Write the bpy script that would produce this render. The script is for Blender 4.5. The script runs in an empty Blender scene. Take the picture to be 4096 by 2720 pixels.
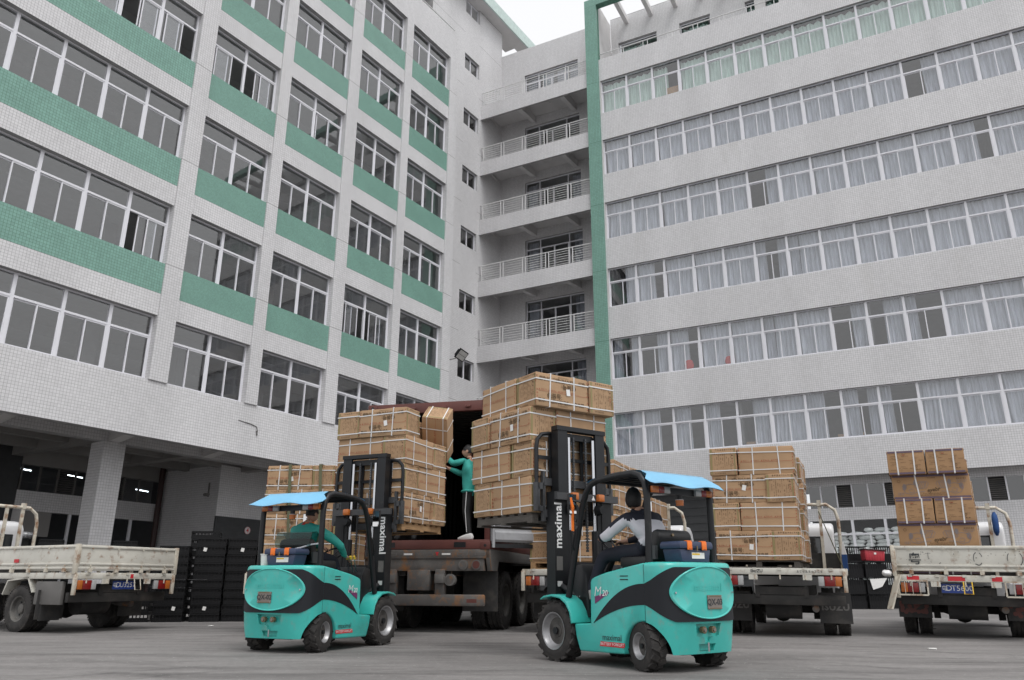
import bpy, bmesh, math, random
import numpy as np
from mathutils import Vector, Matrix, noise
random.seed(7)
rng = np.random.default_rng(7)
sc = bpy.context.scene
COL = sc.collection
R = math.radians
SLOPE = 0.018          # the yard rises gently away from the camera

# ------------------------------------------------------------ camera, sky, sun
cam_d = bpy.data.cameras.new('camera')
cam = bpy.data.objects.new('camera', cam_d)
COL.objects.link(cam)
cam_d.sensor_width = 36.0
cam_d.lens = 36.0 * 3140.0 / 4096.0
cam_d.clip_start = 0.05
cam_d.clip_end = 1500
cam.location = (0, 0, 0.85)
cam.rotation_mode = 'XYZ'
cam.matrix_world = Matrix.Translation((0, 0, 0.85)) @ Matrix.Rotation(R(90 + 18.15), 4, 'X') @ Matrix.Rotation(R(0.13), 4, 'Z')
sc.camera = cam

SUN_EL, SUN_AZ = R(62), R(150)      # azimuth clockwise from +Y
world = bpy.data.worlds.new('World')
sc.world = world
world.use_nodes = True
wn, wl = world.node_tree.nodes, world.node_tree.links
wn.clear()
wo = wn.new('ShaderNodeOutputWorld'); bg = wn.new('ShaderNodeBackground')
sky = wn.new('ShaderNodeTexSky'); sky.sky_type = 'NISHITA'; sky.sun_disc = False
sky.sun_elevation = SUN_EL; sky.sun_rotation = SUN_AZ
sky.air_density = 1.0; sky.dust_density = 8.0; sky.ozone_density = 1.0
hs = wn.new('ShaderNodeHueSaturation'); hs.inputs['Saturation'].default_value = 0.10
wl.new(sky.outputs[0], hs.inputs['Color'])
ov = wn.new('ShaderNodeMix'); ov.data_type = 'RGBA'; ov.inputs['Factor'].default_value = 0.8     # even overcast layer over the sky
ov.inputs['B'].default_value = (3.7, 3.72, 3.8, 1)
wl.new(hs.outputs[0], ov.inputs['A']); wl.new(ov.outputs['Result'], bg.inputs['Color'])
bg.inputs['Strength'].default_value = 0.15
wl.new(bg.outputs[0], wo.inputs['Surface'])
sun_d = bpy.data.lights.new('sun', 'SUN'); sun_d.energy = 0.5; sun_d.angle = R(22); sun_d.color = (1, 0.985, 0.96)
sun = bpy.data.objects.new('sun', sun_d); COL.objects.link(sun)
sdir = Vector((math.sin(SUN_AZ) * math.cos(SUN_EL), math.cos(SUN_AZ) * math.cos(SUN_EL), math.sin(SUN_EL)))
sun.rotation_euler = sdir.to_track_quat('Z', 'Y').to_euler()
sun.location = sdir * 60
sc.view_settings.view_transform = 'Standard'
sc.view_settings.look = 'None'
sc.view_settings.exposure = 0.93
sc.view_settings.gamma = 1.0
sc.view_settings.use_curve_mapping = False
try:
    sc.cycles.max_bounces = 10; sc.cycles.diffuse_bounces = 4; sc.cycles.transparent_max_bounces = 24
except Exception:
    pass

# ------------------------------------------------------------ materials
def _mat(name):
    m = bpy.data.materials.new(name); m.use_nodes = True
    nt = m.node_tree; nt.nodes.clear()
    out = nt.nodes.new('ShaderNodeOutputMaterial')
    return m, nt, out

def pm(name, col, rough=0.5, metal=0.0, var=0.12, scale=4.0, detail=5.0, bump=0.0, bscale=40.0,
       dirt=None, dlo=0.55, dhi=0.75, dscale=3.0, stretch=None, island=0.0, spec=0.5, coat=0.0, coords='Object', dirt2=None, emit=None):
    m, nt, out = _mat(name); N, L = nt.nodes, nt.links
    b = N.new('ShaderNodeBsdfPrincipled'); L.new(b.outputs[0], out.inputs[0])
    b.inputs['Roughness'].default_value = rough; b.inputs['Metallic'].default_value = metal
    b.inputs['Specular IOR Level'].default_value = spec
    if coat: b.inputs['Coat Weight'].default_value = coat; b.inputs['Coat Roughness'].default_value = 0.15
    tc = N.new('ShaderNodeTexCoord'); mp = N.new('ShaderNodeMapping'); L.new(tc.outputs[coords], mp.inputs[0])
    if stretch: mp.inputs['Scale'].default_value = stretch
    nz = N.new('ShaderNodeTexNoise'); nz.inputs['Scale'].default_value = scale; nz.inputs['Detail'].default_value = detail
    L.new(mp.outputs[0], nz.inputs['Vector'])
    rp = N.new('ShaderNodeMapRange'); rp.inputs['From Min'].default_value = 0.3; rp.inputs['From Max'].default_value = 0.7
    rp.inputs['To Min'].default_value = 1 - var; rp.inputs['To Max'].default_value = 1 + var * 0.6
    L.new(nz.outputs['Fac'], rp.inputs['Value'])
    mx = N.new('ShaderNodeMix'); mx.data_type = 'RGBA'; mx.blend_type = 'MULTIPLY'; mx.inputs['Factor'].default_value = 1
    mx.inputs['A'].default_value = (*col, 1)
    L.new(rp.outputs[0], mx.inputs['B'])
    cur = mx.outputs['Result']
    if island:
        gi = N.new('ShaderNodeNewGeometry'); r2 = N.new('ShaderNodeMapRange')
        r2.inputs['To Min'].default_value = 1 - island; r2.inputs['To Max'].default_value = 1 + island * 0.5
        L.new(gi.outputs['Random Per Island'], r2.inputs['Value'])
        m2 = N.new('ShaderNodeMix'); m2.data_type = 'RGBA'; m2.blend_type = 'MULTIPLY'; m2.inputs['Factor'].default_value = 1
        L.new(cur, m2.inputs['A']); L.new(r2.outputs[0], m2.inputs['B']); cur = m2.outputs['Result']
    for k, dc in enumerate([dirt, dirt2]):
        if dc is None: continue
        n2 = N.new('ShaderNodeTexNoise'); n2.inputs['Scale'].default_value = dscale * (1 + 1.7 * k); n2.inputs['Detail'].default_value = 9
        n2.inputs['Roughness'].default_value = 0.65
        of = N.new('ShaderNodeMapping'); of.inputs['Location'].default_value = (3.1 + 7 * k, 1.7, 9.2)
        L.new(mp.outputs[0], of.inputs[0]); L.new(of.outputs[0], n2.inputs['Vector'])
        r3 = N.new('ShaderNodeMapRange'); r3.inputs['From Min'].default_value = dlo; r3.inputs['From Max'].default_value = dhi
        L.new(n2.outputs['Fac'], r3.inputs['Value'])
        m3 = N.new('ShaderNodeMix'); m3.data_type = 'RGBA'; m3.inputs['B'].default_value = (*dc, 1)
        L.new(r3.outputs[0], m3.inputs['Factor']); L.new(cur, m3.inputs['A']); cur = m3.outputs['Result']
    L.new(cur, b.inputs['Base Color'])
    if bump:
        n4 = N.new('ShaderNodeTexNoise'); n4.inputs['Scale'].default_value = bscale; n4.inputs['Detail'].default_value = 4
        L.new(tc.outputs[coords], n4.inputs['Vector'])
        bp = N.new('ShaderNodeBump'); bp.inputs['Strength'].default_value = bump; bp.inputs['Distance'].default_value = 0.02
        L.new(n4.outputs['Fac'], bp.inputs['Height']); L.new(bp.outputs[0], b.inputs['Normal'])
    if emit:
        b.inputs['Emission Color'].default_value = (*emit[0], 1); b.inputs['Emission Strength'].default_value = emit[1]
    return m

def glass(name, tint, ior=1.5, gl=(1, 1, 1)):
    m, nt, out = _mat(name); N, L = nt.nodes, nt.links
    tr = N.new('ShaderNodeBsdfTransparent'); tr.inputs[0].default_value = (*tint, 1)
    g = N.new('ShaderNodeBsdfGlossy'); g.inputs['Roughness'].default_value = 0.015; g.inputs[0].default_value = (*gl, 1)
    nz = N.new('ShaderNodeTexNoise'); nz.inputs['Scale'].default_value = 0.9; tc = N.new('ShaderNodeTexCoord')
    L.new(tc.outputs['Object'], nz.inputs['Vector'])
    bp = N.new('ShaderNodeBump'); bp.inputs['Strength'].default_value = 0.012; bp.inputs['Distance'].default_value = 0.05
    L.new(nz.outputs['Fac'], bp.inputs['Height']); L.new(bp.outputs[0], g.inputs['Normal'])
    f = N.new('ShaderNodeFresnel'); f.inputs[0].default_value = ior
    mx = N.new('ShaderNodeMixShader'); gm_ = N.new('ShaderNodeNewGeometry'); iv = N.new('ShaderNodeMath'); iv.operation = 'SUBTRACT'; iv.inputs[0].default_value = 1.0
    L.new(gm_.outputs['Backfacing'], iv.inputs[1]); ml = N.new('ShaderNodeMath'); ml.operation = 'MULTIPLY'
    L.new(f.outputs[0], ml.inputs[0]); L.new(iv.outputs[0], ml.inputs[1])
    L.new(ml.outputs[0], mx.inputs[0]); L.new(tr.outputs[0], mx.inputs[1]); L.new(g.outputs[0], mx.inputs[2])
    L.new(mx.outputs[0], out.inputs[0])
    return m

M = {}
M['tile'] = pm('white_tile', (0.66, 0.655, 0.665), 0.45, var=0.09, scale=0.5, island=0.06, stretch=(1, 1, 0.22), dirt=(0.5, 0.49, 0.47), dlo=0.6, dhi=0.95, dscale=0.8, spec=0.3)
M['grout'] = pm('tile_grout', (0.36, 0.355, 0.36), 0.9, var=0.2, scale=3)
M['greentile'] = pm('green_tile', (0.20, 0.37, 0.31), 0.4, var=0.08, scale=0.8, island=0.10, dirt=(0.30, 0.46, 0.39), dlo=0.62, dhi=0.85, dscale=2.2)
M['greengrout'] = pm('green_grout', (0.10, 0.22, 0.17), 0.9)
M['palegreen'] = pm('pale_green_fascia', (0.52, 0.63, 0.60), 0.6)
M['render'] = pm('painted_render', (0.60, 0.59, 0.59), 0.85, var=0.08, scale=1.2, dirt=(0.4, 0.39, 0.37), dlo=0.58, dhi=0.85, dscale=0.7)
M['soffit'] = pm('shaded_soffit', (0.27, 0.262, 0.255), 0.9, var=0.12, scale=1.0, dirt=(0.25, 0.24, 0.23), dlo=0.5, dhi=0.8, dscale=0.6)  # render tone darkened to put undercroft shade into the colour
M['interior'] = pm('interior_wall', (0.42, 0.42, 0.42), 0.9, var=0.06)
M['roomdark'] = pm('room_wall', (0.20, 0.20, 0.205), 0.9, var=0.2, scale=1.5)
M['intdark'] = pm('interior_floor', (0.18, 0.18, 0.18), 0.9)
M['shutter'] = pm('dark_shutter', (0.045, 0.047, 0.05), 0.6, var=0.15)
M['alu'] = pm('white_aluminium', (0.72, 0.72, 0.76), 0.35, var=0.04, scale=2)
M['glass'] = glass('window_glass', (0.93, 0.94, 0.95), ior=2.15)
M['clearglass'] = glass('clear_window_glass', (0.96, 0.97, 0.97))
M['curtain'] = pm('grey_curtain', (0.52, 0.54, 0.59), 0.9, var=0.30, scale=2.2, stretch=(5, 5, .35))  # vertical streaks paint fold shading into the cloth colour
M['gcurtain'] = pm('green_curtain', (0.56, 0.69, 0.62), 0.9, var=0.22, scale=2.2, stretch=(5, 5, .35))  # fold shading painted as vertical streaks here too
M['rail'] = pm('white_railing_paint', (0.66, 0.66, 0.66), 0.4, var=0.06)
M['ground'] = None
M['teal'] = pm('teal_paint', (0.05, 0.46, 0.41), 0.32, var=0.12, scale=2.5, coat=0.25, dirt=(0.045, 0.30, 0.26), dlo=0.55, dhi=0.80, dscale=3, dirt2=(0.17, 0.34, 0.30), bump=0.03, bscale=6)
M['black'] = pm('black_paint', (0.014, 0.015, 0.017), 0.42, spec=0.35, var=0.2, scale=5, dirt=(0.05, 0.047, 0.043), dlo=0.62, dhi=0.85, dscale=6)
M['blackstripe'] = pm('charcoal_stripe', (0.016, 0.018, 0.022), 0.5, spec=0.25)
M['darkgrey'] = pm('dark_grey_steel', (0.05, 0.052, 0.056), 0.5, var=0.2)
M['chrome'] = pm('polished_rod', (0.62, 0.63, 0.66), 0.18, metal=1.0, var=0.05)
M['rimsteel'] = pm('rim_steel', (0.34, 0.34, 0.35), 0.38, metal=0.6, var=0.15, scale=6, dirt=(0.12, 0.10, 0.085), dlo=0.55, dhi=0.8, dscale=9)
M['rubber'] = pm('tyre_rubber', (0.028, 0.026, 0.025), 0.85, var=0.25, scale=8, bump=0.25, bscale=60, dirt=(0.085, 0.076, 0.068), dlo=0.5, dhi=0.8, dscale=7)
M['seat'] = pm('black_vinyl', (0.014, 0.014, 0.015), 0.5)
M['skyblue'] = pm('light_blue_sheet', (0.20, 0.50, 0.74), 0.3, var=0.05, coat=0.3)
M['orange'] = pm('orange_lens', (0.46, 0.13, 0.025), 0.25, spec=0.6)
M['red'] = pm('red_lens', (0.20, 0.012, 0.012), 0.25, spec=0.6)
M['clear'] = pm('clear_lens', (0.36, 0.36, 0.36), 0.2, spec=0.6)
M['mirror'] = pm('mirror_glass', (0.75, 0.75, 0.75), 0.04, metal=1.0, var=0)
M['white'] = pm('white_print', (0.78, 0.78, 0.78), 0.5, var=0.05)
M['redprint'] = pm('red_print', (0.52, 0.02, 0.03), 0.5)
M['purple'] = pm('purple_print', (0.16, 0.03, 0.12), 0.5)
M['dkprint'] = pm('dark_print', (0.03, 0.035, 0.04), 0.6)
M['plate'] = pm('bronze_plate', (0.21, 0.185, 0.165), 0.45, metal=0.3)
M['brass'] = pm('brass_plug', (0.20, 0.15, 0.09), 0.4, metal=0.5)
M['toolbox'] = pm('navy_plastic', (0.035, 0.05, 0.10), 0.45, var=0.08)
M['clasp'] = pm('orange_plastic', (0.85, 0.19, 0.02), 0.4)
M['yellow'] = pm('yellow_plastic', (0.75, 0.48, 0.04), 0.4)
M['paper'] = pm('paper', (0.74, 0.73, 0.71), 0.8, var=0.06, scale=12)
M['carton'] = pm('brown_cardboard', (0.40, 0.255, 0.145), 0.82, var=0.10, scale=2.2, bump=0.12, bscale=9, dirt=(0.30, 0.185, 0.10), dlo=0.55, dhi=0.85, dscale=3, coords='Object')
M['carton2'] = pm('tan_cardboard', (0.36, 0.215, 0.11), 0.82, var=0.10, scale=2.2, bump=0.10, bscale=9, dirt=(0.32, 0.18, 0.085), dlo=0.62, dhi=0.85, dscale=3)
M['strap'] = pm('white_strapping', (0.66, 0.655, 0.65), 0.4, var=0.06)
M['ink'] = pm('brown_ink', (0.115, 0.070, 0.035), 0.8)
M['redink'] = pm('red_ink', (0.36, 0.10, 0.055), 0.8)
M['olive'] = pm('olive_tape', (0.25, 0.20, 0.085), 0.6)
M['indigo'] = pm('indigo_print', (0.12, 0.085, 0.12), 0.7)
M['artink'] = pm('blue_grey_art', (0.21, 0.19, 0.20), 0.75)
M['wood'] = pm('pallet_wood', (0.36, 0.22, 0.11), 0.85, var=0.25, scale=5, stretch=(1, 8, 8), bump=0.3, bscale=20)
M['wooddark'] = pm('weathered_wood', (0.10, 0.09, 0.08), 0.9, var=0.25, scale=5, stretch=(1, 8, 8), bump=0.3, bscale=20)
M['truckwhite'] = pm('worn_white_paint', (0.56, 0.545, 0.49), 0.5, var=0.12, scale=2.5, dirt=(0.30, 0.25, 0.18), dlo=0.56, dhi=0.74, dscale=2.6, dirt2=(0.21, 0.10, 0.045), bump=0.08, bscale=12)
M['rustwhite'] = pm('rusty_white_paint', (0.55, 0.51, 0.43), 0.6, var=0.15, scale=4, dirt=(0.22, 0.10, 0.04), dlo=0.50, dhi=0.66, dscale=5)
M['cabwhite'] = pm('cab_white_paint', (0.70, 0.70, 0.71), 0.3, var=0.05, coat=0.3)
M['chassis'] = pm('chassis_black', (0.02, 0.019, 0.018), 0.75, var=0.3, scale=4, dirt=(0.065, 0.055, 0.048), dlo=0.5, dhi=0.8, dscale=3)
M['rubberflap'] = pm('mud_flap', (0.035, 0.034, 0.034), 0.8, var=0.2, dirt=(0.09, 0.08, 0.07), dlo=0.5, dhi=0.8, dscale=3)
M['greysteel'] = pm('dirty_grey_steel', (0.10, 0.093, 0.088), 0.7, var=0.25, scale=2, dirt=(0.16, 0.15, 0.14), dlo=0.5, dhi=0.75, dscale=2, dirt2=(0.30, 0.115, 0.018))
M['greymetal'] = pm('plain_grey_steel', (0.13, 0.125, 0.12), 0.7, var=0.2, scale=2, dirt=(0.2, 0.19, 0.18), dlo=0.55, dhi=0.8, dscale=3)
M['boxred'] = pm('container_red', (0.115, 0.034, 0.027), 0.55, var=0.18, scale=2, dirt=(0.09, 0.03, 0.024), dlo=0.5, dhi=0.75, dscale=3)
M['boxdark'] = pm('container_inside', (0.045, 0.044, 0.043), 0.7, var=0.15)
M['plateblue'] = pm('plate_blue', (0.02, 0.055, 0.28), 0.4)
M['crate'] = pm('black_plastic', (0.008, 0.008, 0.009), 0.5, var=0.15, spec=0.25)
M['cratered'] = pm('red_plastic', (0.42, 0.03, 0.045), 0.45)
M['film'] = pm('clear_film_goods', (0.20, 0.20, 0.21), 0.25, var=0.9, scale=14, spec=0.8)
M['sack'] = pm('white_sack', (0.78, 0.80, 0.79), 0.75, var=0.12, scale=6, bump=0.3, bscale=14)
M['skin'] = pm('skin', (0.47, 0.27, 0.19), 0.55, var=0.08, scale=10)
M['hair'] = pm('black_hair', (0.010, 0.009, 0.009), 0.55, bump=0.4, bscale=90)
M['tealcloth'] = pm('teal_jacket', (0.032, 0.32, 0.275), 0.75, var=0.16, scale=7, bump=0.35, bscale=9)
M['navycloth'] = pm('navy_cloth', (0.011, 0.013, 0.024), 0.8, var=0.15, bump=0.3, bscale=9)
M['whitecloth'] = pm('white_cloth', (0.64, 0.64, 0.69), 0.8, var=0.12, scale=6, bump=0.4, bscale=8)
M['blackcloth'] = pm('black_cloth', (0.012, 0.012, 0.013), 0.85, var=0.15, bump=0.3, bscale=9)
M['redcloth'] = pm('red_cloth', (0.45, 0.02, 0.02), 0.8)
M['shoe'] = pm('white_shoe', (0.70, 0.69, 0.68), 0.5)
M['greyshoe'] = pm('grey_shoe', (0.33, 0.32, 0.31), 0.6)
M['tube'] = pm('lit_tube', (0.9, 0.95, 1.0), 0.4, emit=((0.85, 0.95, 1.0), 4.0))
M['signwhite'] = pm('sign_white', (0.62, 0.60, 0.60), 0.5)
M['rustpipe'] = pm('brown_pipe', (0.045, 0.02, 0.018), 0.5)
M['pvc'] = pm('white_pipe', (0.60, 0.59, 0.58), 0.4)
M['lampglass'] = pm('lamp_glass', (0.55, 0.54, 0.52), 0.15, spec=0.7)
M['seatcover'] = glass('plastic_seat_cover', (0.55, 0.66, 0.66), ior=1.45, gl=(0.9, 0.95, 0.95))
M['webbing'] = pm('green_webbing', (0.12, 0.125, 0.07), 0.8, var=0.15)
M['greydoor'] = pm('grey_door_paint', (0.32, 0.325, 0.34), 0.5, var=0.12, dirt=(0.2, 0.2, 0.2), dlo=0.55, dhi=0.8, dscale=3)
M['bluecloth'] = pm('blue_cloth', (0.02, 0.07, 0.22), 0.8)

def make_ground():
    m, nt, out = _mat('concrete_yard'); N, L = nt.nodes, nt.links
    b = N.new('ShaderNodeBsdfPrincipled'); L.new(b.outputs[0], out.inputs[0]); b.inputs['Roughness'].default_value = 0.8
    b.inputs['Specular IOR Level'].default_value = 0.35
    tc = N.new('ShaderNodeTexCoord')
    def nz(s, d, st=(1, 1, 1), r=0.6, rot=0):
        mp = N.new('ShaderNodeMapping'); mp.inputs['Scale'].default_value = st; mp.inputs['Rotation'].default_value = (0, 0, rot); L.new(tc.outputs['Object'], mp.inputs[0])
        n = N.new('ShaderNodeTexNoise'); n.inputs['Scale'].default_value = s; n.inputs['Detail'].default_value = d; n.inputs['Roughness'].default_value = r
        L.new(mp.outputs[0], n.inputs['Vector']); return n.outputs['Fac']
    def ramp(v, a, c, lo, hi):
        r = N.new('ShaderNodeMapRange'); r.inputs['From Min'].default_value = a; r.inputs['From Max'].default_value = c
        r.inputs['To Min'].default_value = lo; r.inputs['To Max'].default_value = hi; L.new(v, r.inputs['Value']); return r.outputs[0]
    def mul(a, c):
        x = N.new('ShaderNodeMath'); x.operation = 'MULTIPLY'; L.new(a, x.inputs[0]); L.new(c, x.inputs[1]); return x.outputs[0]
    v = ramp(nz(0.30, 7), 0.3, 0.7, 0.74, 1.16)
    v = mul(v, ramp(nz(1.6, 9, (0.25, 1.4, 1), 0.7, 0.5), 0.32, 0.7, 0.72, 1.12))          # long tyre scuffs
    v = mul(v, ramp(nz(1.0, 10, (0.22, 1.9, 1), 0.72, -0.35), 0.54, 0.66, 1.0, 0.62))       # darker rubber streaks
    v = mul(v, ramp(nz(0.8, 10, (1, 1, 1), 0.75, 1.0), 0.60, 0.70, 1.0, 0.66))              # oil blotches
    v = mul(v, ramp(nz(14, 6), 0.3, 0.7, 0.88, 1.10))
    v = mul(v, ramp(nz(120, 3), 0.25, 0.75, 0.80, 1.18))
    # curved tyre marks: rings about two turning points, broken up by noise
    for ctr_, fr_, st_ in (((1.6, 3.0, 0), 5.2, 0.30), ((-7.0, 2.5, 0), 4.1, 0.24)):
        mp = N.new('ShaderNodeMapping'); mp.inputs['Location'].default_value = tuple(-q for q in ctr_); L.new(tc.outputs['Object'], mp.inputs[0])
        wv = N.new('ShaderNodeTexWave'); wv.wave_type = 'RINGS'; wv.rings_direction = 'Z'; wv.inputs['Scale'].default_value = fr_ / 10; wv.inputs['Distortion'].default_value = 2.5; wv.inputs['Detail'].default_value = 3; wv.inputs['Detail Scale'].default_value = .8
        L.new(mp.outputs[0], wv.inputs['Vector'])
        k1 = ramp(wv.outputs['Fac'], 0.80, 0.98, 0.0, 1.0); k2 = ramp(nz(0.45, 5), 0.46, 0.62, 0.0, 1.0)
        kk = mul(k1, mul(k2, ramp(nz(9, 4), 0.35, 0.65, 0.2, 1.0))); v = mul(v, ramp(kk, 0, 1, 1.0, 1 - st_))
    sp = ramp(nz(20, 2), 0.70, 0.73, 0.0, 0.45)                                             # pale specks
    c = N.new('ShaderNodeMix'); c.data_type = 'RGBA'; c.blend_type = 'MULTIPLY'; c.inputs['Factor'].default_value = 1
    c.inputs['A'].default_value = (0.215, 0.205, 0.200, 1); L.new(v, c.inputs['B'])
    c2 = N.new('ShaderNodeMix'); c2.data_type = 'RGBA'; c2.inputs['B'].default_value = (0.55, 0.54, 0.52, 1)
    L.new(sp, c2.inputs['Factor']); L.new(c.outputs['Result'], c2.inputs['A'])
    L.new(c2.outputs['Result'], b.inputs['Base Color'])
    bp = N.new('ShaderNodeBump'); bp.inputs['Strength'].default_value = 0.25; bp.inputs['Distance'].default_value = 0.01
    L.new(nz(45, 5), bp.inputs['Height']); L.new(bp.outputs[0], b.inputs['Normal'])
    return m
M['ground'] = make_ground()

# ------------------------------------------------------------ mesh building helpers
class MB:
    def __init__(s): s.v = []; s.f = []; s.mi = []; s.M = Matrix.Identity(4); s.mats = []
    def mat(s, m):
        m = M[m] if isinstance(m, str) else m
        if m not in s.mats: s.mats.append(m)
        return s.mats.index(m)
    def add(s, vs, fs, m):
        k = s.mat(m); o = len(s.v)
        s.v += [s.M @ Vector(p) for p in vs]
        for f in fs: s.f.append([o + i for i in f]); s.mi.append(k)
        return s
    def box(s, x0, x1, y0, y1, z0, z1, m):
        v = [(x, y, z) for x in (x0, x1) for y in (y0, y1) for z in (z0, z1)]
        return s.add(v, [(0, 1, 3, 2), (4, 6, 7, 5), (0, 4, 5, 1), (2, 3, 7, 6), (0, 2, 6, 4), (1, 5, 7, 3)], m)
    def cbox(s, c, d, m, rot=None):
        v = [Vector((sx * d[0] / 2, sy * d[1] / 2, sz * d[2] / 2)) for sx in (-1, 1) for sy in (-1, 1) for sz in (-1, 1)]
        if rot is not None: v = [rot @ p for p in v]
        v = [p + Vector(c) for p in v]
        return s.add(v, [(0, 1, 3, 2), (4, 6, 7, 5), (0, 4, 5, 1), (2, 3, 7, 6), (0, 2, 6, 4), (1, 5, 7, 3)], m)
    def bar(s, p0, p1, w, h, m, up=(0, 0, 1)):
        p0, p1 = Vector(p0), Vector(p1); d = p1 - p0; L = d.length; d.normalize(); up = Vector(up)
        if abs(d.dot(up)) > 0.99: up = Vector((1, 0, 0))
        a = d.cross(up).normalized(); b = a.cross(d)
        rot = Matrix((d, a, b)).transposed()
        return s.cbox((p0 + p1) / 2, (L, w, h), m, rot)
    def prism(s, poly, axis, a0, a1, m):
        # poly: 2d points; axis 0: (y,z) extruded along x; 1: (x,z) along y; 2: (x,y) along z
        n = len(poly)
        def P(p, a): return (a, p[0], p[1]) if axis == 0 else (p[0], a, p[1]) if axis == 1 else (p[0], p[1], a)
        v = [P(p, a0) for p in poly] + [P(p, a1) for p in poly]
        f = [tuple(range(n)), tuple(range(2 * n - 1, n - 1, -1))] + [(i, i + n, (i + 1) % n + n, (i + 1) % n) for i in range(n)]
        return s.add(v, f, m)
    def tube(s, pts, r, m, n=8, closed=False):
        pts = [Vector(p) for p in pts]; k = len(pts); vs = []; fs = []
        prev = None
        for i, p in enumerate(pts):
            if closed: d = pts[(i + 1) % k] - pts[i - 1]
            else: d = pts[min(i + 1, k - 1)] - pts[max(i - 1, 0)]
            d.normalize()
            if prev is None:
                ref = Vector((0, 0, 1)) if abs(d.z) < 0.9 else Vector((1, 0, 0))
                a = d.cross(ref).normalized()
            else:
                a = (prev - d * prev.dot(d)).normalized()
            prev = a; b = d.cross(a)
            rr = r[i] if isinstance(r, (list, tuple)) else r
            vs += [p + (a * math.cos(2 * math.pi * j / n) + b * math.sin(2 * math.pi * j / n)) * rr for j in range(n)]
        for i in range(k if closed else k - 1):
            for j in range(n):
                a0 = i * n + j; a1 = i * n + (j + 1) % n; i2 = (i + 1) % k
                fs.append((a0, a1, i2 * n + (j + 1) % n, i2 * n + j))
        if not closed: fs += [tuple(range(n - 1, -1, -1)), tuple((k - 1) * n + j for j in range(n))]
        return s.add(vs, fs, m)
    def cyl(s, p0, p1, r, m, n=16, r1=None):
        return s.tube([p0, p1], [r, r if r1 is None else r1], m, n)
    def lathe(s, prof, m, n=24, axis=1, c=(0, 0, 0), caps=True):
        # prof: (radius, height along axis)
        vs = []; fs = []; k = len(prof)
        for r, h in prof:
            for j in range(n):
                a = 2 * math.pi * j / n; x, z = r * math.cos(a), r * math.sin(a)
                p = (x, h, z) if axis == 1 else (x, z, h) if axis == 2 else (h, x, z)
                vs.append((p[0] + c[0], p[1] + c[1], p[2] + c[2]))
        for i in range(k - 1):
            for j in range(n):
                fs.append((i * n + j, i * n + (j + 1) % n, (i + 1) * n + (j + 1) % n, (i + 1) * n + j))
        if caps: fs += [tuple(range(n)), tuple((k - 1) * n + j for j in range(n))]
        return s.add(vs, fs, m)
    def mesh(s, name, bevel=0.0, smooth=None, recalc=True, seg=2):
        me = bpy.data.meshes.new(name)
        me.from_pydata(s.v, [], s.f)
        for m in s.mats: me.materials.append(m)
        me.polygons.foreach_set('material_index', s.mi)
        if recalc or bevel:
            bm = bmesh.new(); bm.from_mesh(me)
            bmesh.ops.recalc_face_normals(bm, faces=bm.faces)
            if bevel:
                es = [e for e in bm.edges if len(e.link_faces) == 2 and e.calc_face_angle(0) > R(28)]
                bmesh.ops.bevel(bm, geom=es, offset=bevel, segments=seg, affect='EDGES', profile=0.5, clamp_overlap=True)
            bm.to_mesh(me); bm.free()
        if smooth is None: smooth = 35 if bevel else 0
        if smooth:
            me.shade_smooth(); me.set_sharp_from_angle(angle=R(smooth))
        me.update()
        return me
    def build(s, name, parent=None, bevel=0.0, smooth=None, loc=None, seg=2):
        return link(name, s.mesh(name, bevel, smooth, seg=seg), parent, loc)

KIDMAP = {}
def set_parent(o, p):
    o.parent = p; KIDMAP.setdefault(p.name, []).append(o)
def link(name, me, parent=None, loc=None, mx=None):
    o = bpy.data.objects.new(name, me); COL.objects.link(o)
    if parent is not None: set_parent(o, parent)
    if mx is not None: o.matrix_local = mx
    elif loc is not None: o.location = loc
    return o
def tag(o, label=None, cat=None, group=None, kind=None):
    if label: o['label'] = label
    if cat: o['category'] = cat
    if group: o['group'] = group
    if kind: o['kind'] = kind
    return o
def empty(name, mx=None, label=None, cat=None, group=None):
    o = bpy.data.objects.new(name, None); o.empty_display_size = 0.2; COL.objects.link(o)
    if mx is not None: o.matrix_world = mx
    return tag(o, label, cat, group)
def copy_tree(o, parent=None):
    c = o.copy(); COL.objects.link(c)
    if parent is not None: set_parent(c, parent)
    for ch in list(KIDMAP.get(o.name, [])): copy_tree(ch, c)
    return c
def ground_mx(x, y, yaw, roll=0.0, dz=0.0):
    n = Vector((0, -SLOPE, 1)).normalized(); a = R(yaw)
    f = Vector((math.cos(a), math.sin(a), 0)); f = (f - n * f.dot(n)).normalized(); l = n.cross(f)
    m = Matrix((f, l, n)).transposed().to_4x4(); m.translation = Vector((x, y, SLOPE * y)) + n * dz
    return m @ Matrix.Rotation(R(roll), 4, 'X')
_tc = {}
def text_mesh(body, size=1.0, align='CENTER', bold=0.0, extrude=0.0, shear=0.0, space=1.0, res=2):
    """flat lettering in the xy plane, returned as (verts, faces)"""
    key = (body, size, align, bold, extrude, shear, space, res)
    if key in _tc: return _tc[key]
    c = bpy.data.curves.new('lettering', 'FONT'); c.body = body; c.size = size; c.align_x = align; c.align_y = 'CENTER'
    c.offset = bold; c.extrude = extrude; c.shear = shear; c.space_character = space; c.resolution_u = res
    o = bpy.data.objects.new('lettering', c); COL.objects.link(o)
    bpy.context.view_layer.update()
    me = bpy.data.meshes.new_from_object(o.evaluated_get(bpy.context.evaluated_depsgraph_get()))
    r = ([tuple(v.co) for v in me.vertices], [tuple(p.vertices) for p in me.polygons])
    bpy.data.objects.remove(o); bpy.data.curves.remove(c); bpy.data.meshes.remove(me)
    _tc[key] = r
    return r
def put_text(mb, body, size, mx, m, **k):
    v, f = text_mesh(body, size, **k)
    mb.add([mx @ Vector(p) for p in v], f, m)
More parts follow.
